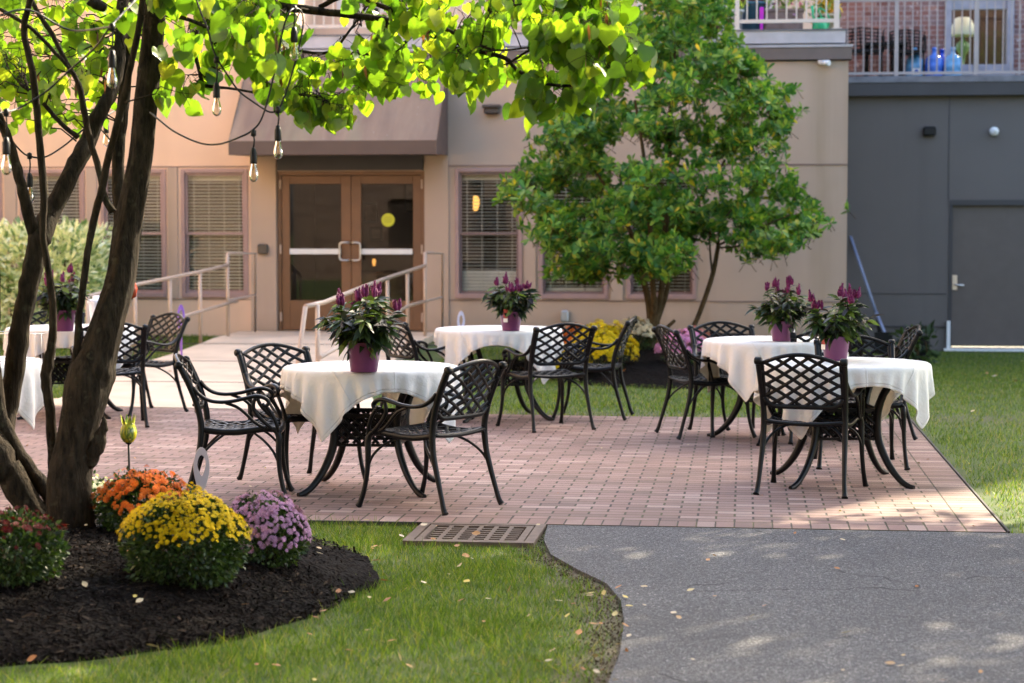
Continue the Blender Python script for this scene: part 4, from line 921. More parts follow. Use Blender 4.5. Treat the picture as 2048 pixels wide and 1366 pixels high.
RT4 = np.array([(0, 0, 0), (.26, .45, .03), (0, 1, -.12), (-.26, .45, .03)]); RF4 = np.array([(0, 1, 2, 3)])
mumleaf = leafmat('mum_leaves', [(0, (.008, .022, .006)), (.5, (.022, .050, .010)), (1, (.065, .11, .02))], .25, 1.5, .5)
def petal(name, a, b_, trans=.25): return leafmat(name, [(0, a), (1, b_)], trans, 1.2, .7, .2)
def mum(pos_, rx, h, m, label, seed, nfl=420, fs=.034, cover=1.0, rim=-.05, squash=1.0, nl=4200):
    rg = np.random.default_rng(seed); root = empty('chrysanthemum', pos_); tag(root, label, 'flower', 'chrysanthemums planted in the mulch')
    def dome(N, lo, hi, f):
        u = rg.uniform(lo, hi, N); a = rg.uniform(0, 2*math.pi, N); ph = np.arccos(np.clip(u, -1, 1)); n_ = np.stack([np.sin(ph)*np.cos(a), np.sin(ph)*np.sin(a), np.cos(ph)], 1)
        lump = 1+.07*np.sin(3*a+seed)+.05*np.sin(5*a+seed*2)+.06*np.sin(5*ph+4*a)+.03*np.sin(11*a+7*ph)
        P = n_*np.array([rx, rx*squash, h*.62])*(f*lump)[:, None]; P[:, 2] += h*.40; return P, n_
    P, N_ = dome(nl, -.75, 1, rg.uniform(.55, .97, nl)); ln = np.maximum(P[:, 2], 0); P[:, 2] = np.maximum(P[:, 2], .01)
    A, B, N = frames(N_+rg.normal(size=N_.shape)*.6, rg); V, F = stamp(RT4, RF4, P, A, B, N, rg.uniform(.015, .032, nl)); np_mesh('foliage', V, F, mumleaf, root)
    st = MB()
    for k in range(12):
        a = k*.53; st.tube([(.02*math.cos(a), .02*math.sin(a), -.01), (rx*.35*math.cos(a), rx*.35*math.sin(a), h*.35), (rx*.6*math.cos(a), rx*.6*math.sin(a), h*.6)], .003, 5)
    st.build('stems', M['celstem'], root)
    P, N_ = dome(nfl, rim, 1, rg.uniform(.97, 1.04, nfl)); keep = rg.random(nfl) < np.clip((N_[:, 2]-rim)/.35, .15, 1)*cover; P, N_ = P[keep], N_[keep]
    B0_ = N_+rg.normal(size=N_.shape)*.25+np.array([0, 0, .25]); A, Bx, N = frames(B0_, rg)   # Bx = facing; use as template z
    V, F = stamp(BT, BF, P, A, N, Bx, rg.uniform(.55, 1.3, len(P))*fs*1.15); o = np_mesh('blossoms', V, F, m, root); o['kind'] = 'stuff'
    return root
YEL = petal('yellow_petals', (.50, .35, .003), (.72, .54, .006)); ORA = petal('orange_petals', (.50, .09, .008), (.70, .20, .02)); PUR = petal('lilac_petals', (.34, .17, .36), (.52, .32, .52))
RED = petal('crimson_petals', (.055, .0015, .003), (.12, .005, .006)); CRE = petal('cream_petals', (.62, .50, .34), (.75, .68, .52)); PNK = petal('pink_petals', (.55, .22, .45), (.70, .35, .58)); SAL = petal('salmon_petals', (.55, .20, .20), (.68, .32, .30))
def onm(px, py, d): p = at(px, py, d); return (p.x, p.y, mz(p.x, p.y)-.01)
mum(onm(372, 1135, 8.2), .262, .345, YEL, 'yellow mum in the front mulch mound, largest of the front group', 41, 1900, .0185, 1.0, .18, .95, 8500)
mum(onm(528, 1135, 8.75), .20, .285, PUR, 'lilac mum at the right end of the front mulch mound', 42, 950, .0235, 1, -.25, 1, 5000)
mum(onm(283, 1100, 9.1), .20, .27, ORA, 'orange mum behind the front yellow one, beside the tree base', 43, 430, .031, 1, .05, 1, 5000)
mum(onm(22, 1195, 8.0), .205, .27, RED, 'dark crimson mum in deep shade left of the tree base', 44, 230, .027, .8, .2, 1, 6000)
mum(onm(165, 1010, 10.1), .16, .22, petal('pale_petals', (.5, .5, .34), (.62, .62, .5)), 'small pale mum half hidden behind the tree base', 49, 90, .026, .7, .1, 1, 1200)
def onb(px, py, d): p = at(px, py, d); return (p.x, p.y, bz(p.x, p.y)-.01)
mum(onb(1203, 748, 20.5), .32, .46, YEL, 'bright yellow mum at the left end of the rear tree bed', 45, 900, .050, 1.3, -.25, 1, 1500)
mum(onb(1130, 750, 20.4), .24, .34, YEL, 'lower yellow mum seen under the chair left of the rear bed', 51, 420, .050, 1.2, .0, 1, 1200)
mum(onb(1152, 700, 21.6), .18, .30, ORA, 'orange mum glimpsed through the chair back in the rear bed', 46, 300, .050, 1.2, .0, 1, 1200)
mum(onb(1268, 702, 22.0), .24, .34, CRE, 'cream mum beside the rear tree trunk', 47, 320, .055, 1, .05, 1, 1800)
mum(onb(1368, 748, 20.6), .26, .33, PNK, 'pink mum right of the rear trunk, seen through a chair back', 48, 420, .055, 1.2, -.1, 1, 1500)
mum(onb(1388, 708, 21.6), .17, .27, SAL, 'salmon mum behind the pink one, at the right of the rear bed', 50, 240, .055, 1, .05, 1, 1500)
# ================================================================ ORNAMENTS
def ribbon_sign(px, py, d, hgt, label, m, rz=0.0, zg=None):
    c = at(px, py, d); pts = []; n = 34
    out = [( .26*math.sin(a)*(1-.25*max(0, -math.cos(a))), .5*math.cos(a)) for a in [2*math.pi*k/n for k in range(n)]]
    inn = [(.135*math.sin(a)*(1-.55*max(0, -math.cos(a))), .08+.24*math.cos(a)) for a in [2*math.pi*k/n for k in range(n)]]
    mb = MB(); Mx = Matrix.Translation(c) @ Matrix.Rotation(rz, 4, 'Z'); t = .003
    f = lambda p, y: Mx @ Vector((p[0]*hgt*.72, y, p[1]*hgt))
    for i in range(n):
        j = (i+1) % n
        mb.poly([f(out[i], -t), f(out[j], -t), f(inn[j], -t), f(inn[i], -t)]); mb.poly([f(out[j], t), f(out[i], t), f(inn[i], t), f(inn[j], t)])
        mb.poly([f(out[i], -t), f(out[i], t), f(out[j], t), f(out[j], -t)]); mb.poly([f(inn[i], -t), f(inn[j], -t), f(inn[j], t), f(inn[i], t)])
    o = mb.build('ribbon_sign', m); tag(o, label, 'yard sign')
    z0 = zg if zg is not None else gz(c.x, c.y); mb = MB(); mb.box(c.x-.012, c.x+.012, c.y-.0025, c.y+.0025, z0-.05, c.z-hgt*.45); mb.build('stake', m, o)
lil = simple('pale_lilac_plastic', (.55, .50, .60), .5, 0, .05); vio = simple('violet_plastic', (.28, .12, .48), .5, 0, .05)
ribbon_sign(403, 938, 9.75, .215, 'pale awareness ribbon cut-out standing behind the yellow mum', simple('pale_mauve_plastic', (.46, .40, .42), .5, 0, .05), .5, .02)
ribbon_sign(922, 645, 20.5, .235, 'pale lilac awareness ribbon cut-out standing behind the second table', lil, .6)
ribbon_sign(362, 638, 21.8, .32, 'violet awareness ribbon cut-out standing below the left handrail', vio, 1.1)
# glass tulip on a stake
c = at(257, 868, 9.35); root = empty('tulip_stake', (c.x, c.y, .1)); tag(root, 'yellow green glass tulip ornament on a black stake above the orange mum', 'garden ornament'); off = (c.x, c.y, .1)
gm, gt, gbn = nmat('mottled_yellow_glass'); cc = ramp(gt, [(.35, (.55, .45, .02)), (.5, (.30, .38, .05)), (.6, (.05, .12, .03)), (.68, (.65, .6, .2))], noise(gt, 5, 3, objc(gt, (10, 10, 3)))); gt.links.new(cc, gbn.inputs['Base Color']); gbn.inputs['Roughness'].default_value = .12
mb = MB(); mb.smooth = True; mb.lathe([(.0, -.040), (.022, -.038), (.036, -.018), (.041, .005), (.037, .028), (.028, .045), (.024, .052), (.020, .05), (.0, .02)], 20, c)
for k in range(6):
    a = k*1.047; u = Vector((math.cos(a), math.sin(a), 0)); s_ = Vector((-math.sin(a), math.cos(a), 0)); b = c+u*.026+Vector((0, 0, .044))
    mb.poly([b-s_*.013, b+s_*.013, b+u*.006+s_*.007+Vector((0, 0, .025)), b+u*.012+Vector((0, 0, .05)), b+u*.006-s_*.007+Vector((0, 0, .025))])
mb.build('glass_tulip', gm, root, off); mb = MB(); mb.tube([(c.x+.006, c.y, .08), (c.x, c.y, c.z-.038)], .0055, 8); mb.lathe([(.012, -.047), (.02, -.036)], 12, c); mb.build('stake', M['black'], root, off)
# drain grate
x0, x1, y0, y1 = -1.70, -1.035, 9.79, 10.43; dr = empty('drain_grate', ((x0+x1)/2, (y0+y1)/2, 0)); off = tuple(dr.location); tag(dr, 'square cast iron drain grate between the lawn, pavers and asphalt', 'drain')
gi = simple('weathered_cast_iron', (.115, .082, .062), .7, .2, .25, 12, .4, 80)
mb = MB(); b_ = .05; zt = .0135
mb.box(x0, x1, y0, y0+b_, -.05, zt); mb.box(x0, x1, y1-b_, y1, -.05, zt); mb.box(x0, x0+b_, y0+b_, y1-b_, -.05, zt); mb.box(x1-b_, x1, y0+b_, y1-b_, -.05, zt); mb.build('frame', gi, dr, off)
mb = MB(); a0, a1, c0, c1 = x0+.058, x1-.058, y0+.058, y1-.058; zg = .011
mb.box(a0, a1, c0, c0+.03, -.03, zg); mb.box(a0, a1, c1-.03, c1, -.03, zg); mb.box(a0, a0+.035, c0+.03, c1-.03, -.03, zg); mb.box(a1-.035, a1, c0+.03, c1-.03, -.03, zg)
nx_, ny_ = 6, 7; sx = (a1-a0-.07)/nx_; sy = (c1-c0-.06)/ny_
for i in range(1, nx_): x = a0+.035+i*sx; mb.box(x-.011, x+.011, c0+.03, c1-.03, -.03, zg-.001)
for j in range(1, ny_):
    y = c0+.03+j*sy
    for i in range(nx_): x = a0+.035+i*sx; mb.box(x+.011, x+sx-.011, y-.012, y+.012, -.03, zg-.003)
mb.build('grate', gi, dr, off); mb = MB(); mb.box(x0+.01, x1-.01, y0+.01, y1-.01, -.3, -.29); mb.build('sump', M['black'], dr, off)
# shovel / snow pusher leaning in the corner, dark bin and shrub by the grey wall
a = at(1700, 470, 29.9); b = at(1752, 625, 29.3); c_ = at(1783, 700, 29.0); root = empty('long_pole', tuple(c_)); tag(root, 'blue grey long handled tool leaning in the corner by the grey wall', 'pole'); off = tuple(c_)
mb = MB(); mb.tube([a, b], .022, 8); mb.tube([b, c_], .027, 8); mb.build('handle', simple('blue_grey_paint', (.22, .26, .38), .4), root, off)
mb = MB(); e = at(1765, 712, 29.0); mb.poly([b, at(1775, 700, 29.0), e, at(1757, 700, 29.1)]); mb.box(e.x-.12, e.x+.14, e.y-.02, e.y+.02, e.z-.05, e.z+.35); mb.build('scoop', M['black'], root, off)
c = at(1843, 740, 27.5); g0 = gz(c.x, c.y); mb = MB(); mb.bbox(c.x-.10, c.x+.10, c.y-.12, c.y+.12, g0-.01, g0+.36, .02); tag(mb.build('dark_bin', M['black']), 'low dark bin on the lawn near the grey wall', 'bin')
mb = MB(); c = onY(1822, 700, 28); 
def shrub(name, box, n, m, label, cat, seed, s=(.04, .07), zf=None, stemn=10, clump=.0):
    rg = np.random.default_rng(seed); x0, x1, y0, y1, z0, z1 = box; root = empty(name, ((x0+x1)/2, (y0+y1)/2, z0)); off = np.array(root.location); tag(root, label, cat)
    k = int(n*1.3); P = rg.uniform(-1, 1, (k, 3)); rr = (np.abs(P[:, 0])**3.2+np.abs(P[:, 1])**3.2+np.abs(P[:, 2])**3.2); sh = 1+.12*np.sin(P[:, 0]*9+seed)*np.cos(P[:, 1]*7)+.08*np.sin(P[:, 0]*23); P = P[rr < sh][:n]
    f = rg.random(len(P)) < .6; P[f] *= (1/np.maximum(np.max(np.abs(P[f]), 1), .3)*rg.uniform(.82, 1.02, f.sum()))[:, None]*.95
    W = np.stack([(x0+x1)/2+P[:, 0]*(x1-x0)/2, (y0+y1)/2+P[:, 1]*(y1-y0)/2, z0+(z1-z0)*(.55+.45*P[:, 2])], 1)+rg.normal(size=(len(P), 3))*.03
    A, B, N = frames(P+rg.normal(size=P.shape)*.7+np.array([0, 0, .3]), rg); V, F = stamp(LT, LF, W-off, A, B, N, rg.uniform(s[0], s[1], len(P))*np.ones(len(P))); np_mesh('foliage', V, F, m, root)
    mb = MB()
    for q in range(stemn):
        u = rg.uniform(-.8, .8); v = rg.uniform(-.6, .6); a_ = ((x1-x0)/2*u*.7, (y1-y0)/2*v*.5, 0); b__ = ((x1-x0)/2*u+rg.normal()*.06, (y1-y0)/2*v, (z1-z0)*.75)
        mb.tube([a_, ((a_[0]+b__[0])/2+.03, (a_[1]+b__[1])/2, b__[2]*.5), b__], interp([.014, .009, .005], 1), 6)
    mb.build('stems', M['bark2'], root); return root
hx = onY(-40, 500, 24.0).x; hx2 = onY(214, 500, 24.0).x
shrub('variegated_hedge', (hx, hx2-.02, 23.3, 24.7, .17, 1.60), 8000, M['variegated'], 'pale green and cream variegated hedge below the left windows', 'hedge', 61, (.08, .14), stemn=26)
shrub('green_plant', (c.x-.2, c.x+.25, 27.2, 27.6, gz(c.x, 27.4), gz(c.x, 27.4)+.40), 120, mumleaf, 'small green plant seen behind the edge-on chair by the grey wall', 'plant', 62, (.10, .2), stemn=5)
# ---- things on the two terraces
def tpot(px, py, Y, r, h, m, label, leafm=None, lh=.3, seed=1, square=False, zbase=4.106):
    c = onY(px, py, Y); root = empty('planter', (c.x, Y, zbase)); tag(root, label, 'planter')
    mb = MB(); mb.smooth = not square
    if square: mb.bbox(-r, r, -.14, .14, 0, h, .01); mb.bbox(-r-.015, r+.015, -.155, .155, h-.04, h+.002, .008)
    else: mb.lathe([(0, 0), (r*.8, 0), (r, h-.03), (r*1.1, h-.03), (r*1.1, h), (r*.95, h), (r*.9, h-.03), (0, h-.03)], 20)
    mb.build('pot', m, root)
    if leafm:
        rg = np.random.default_rng(seed); n = 240; P = rg.normal(size=(n, 3))*np.array([r*.6, .08, lh*.4])+np.array([0, 0, h+lh*.45]); A, B, N = frames(rg.normal(size=(n, 3)), rg)
        V, F = stamp(LT, LF, P, A, B, N, rg.uniform(.06, .13, n)); np_mesh('plant', V, F, leafm, root)
TY = FY+.45
tpot(1468, 30, TY, .12, .30, M['white'], 'white round planter with a lime green plant behind the terrace rail', leafmat('lime_leaves', [(0, (.30, .42, .03)), (1, (.55, .62, .08))]), .35, 71)
tpot(1506, 40, TY+.25, .17, .42, simple('slate_blue_pot', (.08, .20, .30), .4), 'slate blue pot with dark burgundy coleus behind the terrace rail', leafmat('burgundy_leaves', [(0, (.10, .02, .04)), (1, (.25, .06, .05))]), .3, 72)
tpot(1568, 40, TY+.05, .24, .30, simple('weathered_wood_box', (.20, .14, .12), .8, 0, .3, 8), 'brown rectangular planter box with mixed flowers behind the terrace rail', leafmat('mixed_planter_leaves', [(0, (.10, .20, .04)), (.5, (.3, .42, .10)), (.8, (.45, .2, .4)), (1, (.6, .1, .2))]), .35, 73, True)
tpot(1652, 40, TY+.3, .13, .26, simple('tan_pot', (.5, .4, .28), .6), 'tan pot with orange and yellow marigolds near the terrace corner', leafmat('marigold', [(0, (.10, .22, .03)), (.6, (.2, .3, .03)), (.8, (.7, .3, .02)), (1, (.8, .55, .03))]), .3, 74)
c = onY(1523, 40, TY-.15); mb = MB(); mb.bbox(c.x-.025, c.x+.025, TY-.2, TY-.17, 4.25, 4.42, .005); mb.bbox(c.x-.02, c.x+.02, TY-.19, TY-.175, 4.107, 4.25, .004); tag(mb.build('magenta_marker', simple('magenta_plastic', (.65, .02, .6), .5, 0, 0)), 'small magenta marker stake between the terrace planters', 'marker')
c = onY(1640, 50, TY-.12); wc = empty('watering_can', (c.x, TY-.12, 4.106)); tag(wc, 'bright green watering can near the terrace corner post', 'watering can'); gmn = simple('green_plastic', (.02, .45, .18), .35, 0, .05)
mb = MB(); mb.smooth = True; mb.lathe([(0, 0), (.10, 0), (.105, .01), (.09, .15), (.07, .17), (.05, .165)], 20); mb.build('body', gmn, wc)
mb = MB(); mb.tube([(-.05, 0, .05), (-.09, 0, .20), (-.10, 0, .33)], interp([.02, .015, .022], 1), 8); mb.build('spout', gmn, wc)
mb = MB(); mb.tube(catmull([(.03, 0, .16), (-.02, 0, .29), (.06, 0, .26), (.12, 0, .15), (.09, 0, .04)], 4), .010, 8); mb.build('handle', gmn, wc)
def jug(px, m, label, Y=31.1, k=1.0):
    c = onY(px, 120, Y); mb = MB(); mb.smooth = True
    mb.lathe([(0, 0), (.125*k, 0), (.135*k, .02), (.135*k, .12), (.128*k, .13), (.135*k, .14), (.135*k, .25), (.128*k, .26), (.13*k, .30), (.10*k, .35), (.035*k, .385), (.03*k, .45), (.036*k, .455), (.036*k, .49), (0, .49)], 22)
    o = mb.build('water_jug', m); o.location = (c.x, Y, zd); tag(o, label, 'water jug', 'blue water jugs on the grey terrace')
def bl(n, c): return simple(n, c, .12, 0, .25, 9)
jug(1829, bl('clear_blue_jug', (.10, .30, .55)), 'clear light blue water jug, first from the wicker chairs, white emblem on its front'); jug(1868, bl('mid_blue_jug', (.05, .16, .60)), 'mid blue water jug in the middle of the row by the window'); jug(1884, bl('deep_blue_jug', (.01, .05, .42)), 'deep blue water jug tucked behind the middle one', 31.38, 1.1); jug(1906, bl('pale_blue_jug', (.12, .34, .60)), 'pale blue water jug directly below the table lamp')
c = onY(1833, 143, 30.93); mb = MB(); mb.poly([(c.x-.06, 30.955, c.z-.05), (c.x+.06, 30.955, c.z-.05), (c.x+.06, 30.955, c.z+.05), (c.x-.06, 30.955, c.z+.05)]); mb.mi = 1; mb.poly([(c.x+.035*math.cos(a), 30.951, c.z+.035*math.sin(a)) for a in [2*math.pi*k/16 for k in range(16)]]); tag(mb.build('jug_label', [M['white'], bl('emblem_blue', (.03, .10, .45))]), 'white square label with a blue disc on the light blue jug', 'label')
def wicker(px, label, w_=.55, Y=31.0, h=.9):
    c = onY(px, 120, Y); root = empty('wicker_chair', (c.x, Y, zd)); tag(root, label, 'chair', 'black wrought chairs on the grey terrace')
    mb = MB(); 
    for i in range(9): u = -w_/2+w_*i/8; mb.tube([(u, .0, .42), (u+.03*math.sin(i), .02, h-.1*abs(u)/w_)], .011, 5)
    for i in range(7): z = .45+(h-.5)*i/6; mb.tube([(-w_/2, .0, z), (0, .02, z+.03), (w_/2, 0, z)], .012, 5)
    mb.build('backrest', M['iron'], root); mb = MB(); mb.bbox(-w_/2, w_/2, -.5, 0, .38, .43, .01); mb.build('seat', M['iron'], root)
    for s in (-1, 1):
        for y in (-.46, -.02): mb = MB(); mb.tube([(s*w_/2*.92, y, 0), (s*w_/2*.9, y, .4)], .015, 6); mb.build('leg', M['iron'], root)
        mb = MB(); mb.tube(catmull([(s*w_/2, 0, .62), (s*w_/2, -.25, .66), (s*w_/2, -.45, .62), (s*w_/2, -.46, .4)], 3), .014, 6); mb.build('armrest', M['iron'], root)
wicker(1722, 'black wrought chair next to the tan building corner on the grey terrace', .62, 31.1, .82); wicker(1812, 'black wrought chair beside the light blue water jug', .5, 31.25, .80)
c = onY(1768, 95, 31.1); tb = empty('terrace_table', (c.x, 31.1, zd)); tag(tb, 'dark table between the two black chairs on the grey terrace', 'table')
mb = MB(); mb.bbox(-.30, .34, -.3, .3, .50, .56, .01); mb.build('tabletop', M['iron'], tb)
for s in (-1, 1):
    for t in (-1, 1): mb = MB(); mb.tube([(s*.26, t*.25, 0), (s*.26, t*.25, .5)], .018, 6); mb.build('leg', M['iron'], tb)
# ================================================================ REDBUD (front tree)
HALF = [(0, 0), (.16, .10), (.36, .09), (.50, -.08), (.53, -.30), (.42, -.58), (.22, -.83), (0, -1.04)]
hv = []; hf = []
mid_ = [(0, 0), (0, -.28), (0, -.6), (0, -1.04)]
for x, z in mid_: hv.append((x, z, 0))
for s in (1, -1):
    b = len(hv)
    for x, z in HALF[1:-1]: hv.append((s*x, z, .16*abs(x)+.05*math.sin(z*6)))
    idx = lambda i: b+i
    tri = [(0, idx(0), 1), (idx(0), idx(1), 1), (idx(1), idx(2), 1), (idx(2), idx(3), 1), (1, idx(3), 2), (idx(3), idx(4), 2), (idx(4), idx(5), 2), (2, idx(5), 3)]
    for t in tri: hf.append(t if s > 0 else (t[0], t[2], t[1]))
HV = np.array([(x, z, y) for x, z, y in hv]); HF = np.array(hf)     # x across, y = along (0..-1), z = cup
HV[:, 2] -= .10*HV[:, 1]**2
rb0 = at(140, 1090, 9.15); rb = empty('redbud_tree', (rb0.x, rb0.y, .15)); ROFF = tuple(rb.location)
tag(rb, 'multi stemmed heart leaved tree in the foreground mulch, leaning trunk and string lights in it', 'tree')
BR = []   # branch polylines for twigs (world)
def stem(spec, name='branch', n=4, m=None, rough=.06, reg=True, ncirc=12):
    """spec: (px, py, depth, width_px)"""
    P_ = [at(x, y, d) for x, y, d, w_ in spec]; r_ = [w_*d/FPX/2 for x, y, d, w_ in spec]
    pts = catmull(P_, n); rr = interp(r_, n)
    rd = random.Random(int(spec[0][0]*7+spec[0][1])); pts2 = [p+Vector((rd.uniform(-1, 1), rd.uniform(-1, 1), rd.uniform(-1, 1)))*r*rough*1.6 for p, r in zip(pts, rr)]
    rr = [r*rd.uniform(1-rough, 1+rough) for r in rr]
    mb = MB(); mb.tube(pts2, rr, ncirc); mb.build(name, m or M['bark'], rb, ROFF)
    if reg: BR.append([(p, r) for p, r in zip(pts2, rr)])
def subtrunk():
    spec = [(142, 1112, 9.15, 108), (142, 1085, 9.15, 100), (142, 1050, 9.12, 94), (140, 1000, 9.1, 90), (141, 950, 9.1, 84), (150, 900, 9.1, 78), (157, 860, 9.1, 76), (172, 800, 9.1, 84), (184, 745, 9.1, 88), (200, 700, 9.1, 72), (224, 620, 9.1, 62), (243, 550, 9.12, 57), (256, 450, 9.15, 55), (269, 380, 9.15, 51), (282, 300, 9.15, 47), (291, 200, 9.15, 45), (301, 110, 9.15, 44), (309, 20, 9.1, 42), (316, -80, 9.1, 42), (330, -260, 9.0, 36), (360, -460, 8.9, 28), (420, -640, 8.8, 18)]
    n = 6; P_ = catmull([at(x, y, d) for x, y, d, w_ in spec], n); rr = interp([w_*d/FPX/2 for x, y, d, w_ in spec], n); rg = random.Random(3)
    mb = MB(); NC = 36; mb.smooth = True; b = 0
    ph = [rg.uniform(0, 6.28) for _ in range(6)]
    for i, (p, r) in enumerate(zip(P_, rr)):
        t = (P_[min(i+1, len(P_)-1)]-P_[max(i-1, 0)]).normalized(); u = Vector((1, 0, 0)); u = (u-t*u.dot(t)).normalized(); v = t.cross(u)
        flare = max(0, 1-i/14)
        for k in range(NC):
            a = 2*math.pi*k/NC; f = 1+.05*math.sin(3*a+ph[0]+i*.06)+.035*math.sin(5*a+ph[1]-i*.09)+.025*math.sin(9*a+i*.21)+rg.uniform(-.018, .018)+flare*.12*math.sin(4*a+ph[2])
            knot = math.exp(-((i-48)/3.2)**2)*max(0, math.cos(a-.2))*.10+math.exp(-((i-43)/3)**2)*max(0, math.cos(a-2.9))*.10 - math.exp(-((i-47)/2.0)**2)*max(0, math.cos(a+.75))**10*.22
            q = p+(u*math.cos(a)+v*math.sin(a))*r*(f+knot); mb.v.append(tuple(q))
    for i in range(len(P_)-1):
        for k in range(NC): mb.face([i*NC+k, i*NC+(k+1) % NC, (i+1)*NC+(k+1) % NC, (i+1)*NC+k])
    mb.build('trunk', M['bark'], rb, ROFF); BR.append([(p, r) for p, r in zip(P_[70:], rr[70:])])
subtrunk()
# broken snag on the right of the trunk, rough base
stem([(182, 925, 9.08, 30), (192, 895, 9.06, 30), (202, 868, 9.05, 24), (208, 846, 9.04, 13), (206, 834, 9.04, 4)], 'snag', reg=False, rough=.12)
stem([(110, 1085, 9.2, 60), (70, 1030, 9.2, 56), (30, 965, 9.2, 58), (0, 915, 9.2, 62), (-60, 800, 9.25, 56), (-130, 600, 9.3, 50), (-180, 300, 9.3, 44), (-200, 0, 9.2, 36), (-180, -300, 9.1, 24)])
stem([(118, 1010, 9.25, 40), (86, 972, 9.25, 34), (48, 925, 9.25, 32), (16, 872, 9.25, 34), (-2, 820, 9.25, 30), (-14, 700, 9.3, 26), (-10, 560, 9.3, 22), (-20, 380, 9.3, 20)])
stem([(10, 868, 9.35, 34), (18, 810, 9.4, 40), (30, 730, 9.4, 42), (42, 650, 9.4, 40), (58, 570, 9.4, 40), (72, 500, 9.4, 42), (84, 468, 9.4, 46), (100, 430, 9.45, 40), (138, 355, 9.5, 36), (165, 305, 9.55, 36), (182, 265, 9.6, 34), (205, 215, 9.6, 30), (228, 170, 9.65, 26), (240, 100, 9.7, 26), (246, 20, 9.8, 26), (250, -80, 9.8, 22), (240, -300, 9.8, 14)])
stem([(72, 478, 9.4, 34), (58, 430, 9.35, 24), (42, 370, 9.3, 22), (26, 310, 9.3, 20), (5, 250, 9.25, 18), (-25, 180, 9.2, 16), (-50, 40, 9.2, 12)])
stem([(108, 950, 9.2, 24), (105, 890, 9.18, 22), (100, 820, 9.15, 20), (92, 760, 9.15, 22), (96, 725, 9.15, 24), (103, 690, 9.15, 17), (106, 620, 9.12, 15), (97, 540, 9.1, 14), (86, 470, 9.1, 14), (88, 400, 9.1, 15), (80, 300, 9.1, 15), (74, 220, 9.05, 15), (64, 140, 9.0, 14), (48, 60, 9.0, 13), (60, 0, 8.95, 12), (70, -90, 8.9, 10)])
stem([(150, 745, 9.1, 20), (154, 700, 9.08, 15), (158, 640, 9.05, 14), (168, 560, 9.0, 15), (178, 490, 9.0, 14), (190, 430, 9.0, 15), (204, 380, 8.95, 16), (216, 320, 8.95, 15), (232, 260, 8.9, 15), (246, 205, 8.9, 16), (262, 130, 8.85, 13), (280, 40, 8.8, 13), (292, -60, 8.8, 10)])
stem([(226, 425, 9.2, 18), (210, 395, 9.2, 13), (198, 340, 9.2, 13), (180, 280, 9.2, 13), (168, 220, 9.2, 13), (158, 170, 9.2, 11), (130, 120, 9.2, 10), (105, 70, 9.2, 10), (70, 15, 9.2, 10), (40, -60, 9.2, 9)])
stem([(250, 560, 9.9, 26), (238, 420, 9.9, 24), (236, 300, 9.9, 26), (248, 200, 9.9, 26), (252, 120, 9.9, 25), (256, 30, 9.9, 25), (262, -100, 9.9, 20)])
stem([(156, 275, 9.5, 12), (120, 245, 9.5, 9), (80, 200, 9.5, 8), (40, 168, 9.5, 6)])
stem([(0, 18, 9.0, 8), (60, 55, 9.0, 8), (110, 105, 9.0, 8), (150, 150, 9.0, 7)])
# big limbs reaching right across the top
stem([(300, 60, 9.1, 24), (360, -60, 9.0, 24), (440, -60, 8.95, 24), (505, -12, 8.9, 24), (560, 12, 8.9, 20), (620, 20, 8.9, 17), (700, 30, 8.85, 15), (780, 42, 8.85, 13), (850, 66, 8.8, 12), (915, 85, 8.8, 12), (965, 104, 8.8, 10), (1010, 116, 8.75, 9), (1035, 140, 8.75, 8), (1085, 166, 8.7, 7), (1150, 171, 8.7, 6), (1195, 155, 8.7, 5), (1240, 128, 8.65, 3.5)])
stem([(640, 14, 8.9, 10), (700, -10, 8.8, 10), (770, 15, 8.7, 10), (840, 40, 8.65, 9), (890, 58, 8.6, 9), (935, 78, 8.6, 8), (990, 100, 8.5, 5), (1060, 95, 8.5, 4), (1130, 90, 8.5, 3)])
stem([(180, 0, 9.7, 20), (195, 10, 9.7, 22), (212, 18, 9.7, 14)], reg=False)
stem([(395, 60, 9.2, 8), (388, 95, 9.2, 8), (396, 130, 9.2, 8), (405, 165, 9.2, 7), (412, 172, 9.2, 8), (470, 178, 9.2, 5), (520, 186, 9.15, 5), (580, 186, 9.1, 4), (640, 200, 9.1, 3)])
stem([(600, 102, 9.3, 6), (660, 104, 9.3, 5.5), (700, 60, 9.3, 5), (720, 30, 9.3, 4)])
stem([(705, 105, 9.4, 5), (760, 112, 9.4, 4.5), (840, 125, 9.35, 4), (930, 128, 9.3, 3)])
stem([(330, 30, 9.2, 10), (380, 40, 9.3, 8), (450, 70, 9.4, 6), (520, 95, 9.4, 5), (560, 125, 9.4, 4), (640, 135, 9.4, 3)])
stem([(1020, 125, 8.75, 5), (1080, 90, 8.7, 4.5), (1150, 80, 8.7, 4), (1215, 60, 8.65, 3)])
stem([(940, 60, 8.7, 5), (1000, 20, 8.7, 5), (1060, 5, 8.7, 4), (1160, -10, 8.7, 4), (1250, -5, 8.6, 3)])
stem([(312, -60, 9.1, 30), (420, -260, 8.8, 26), (600, -420, 8.4, 20), (840, -520, 8.1, 12), (1050, -560, 8.0, 6)])
stem([(250, -160, 9.8, 18), (350, -300, 10.3, 14), (520, -380, 10.8, 10), (720, -420, 11.1, 6)])
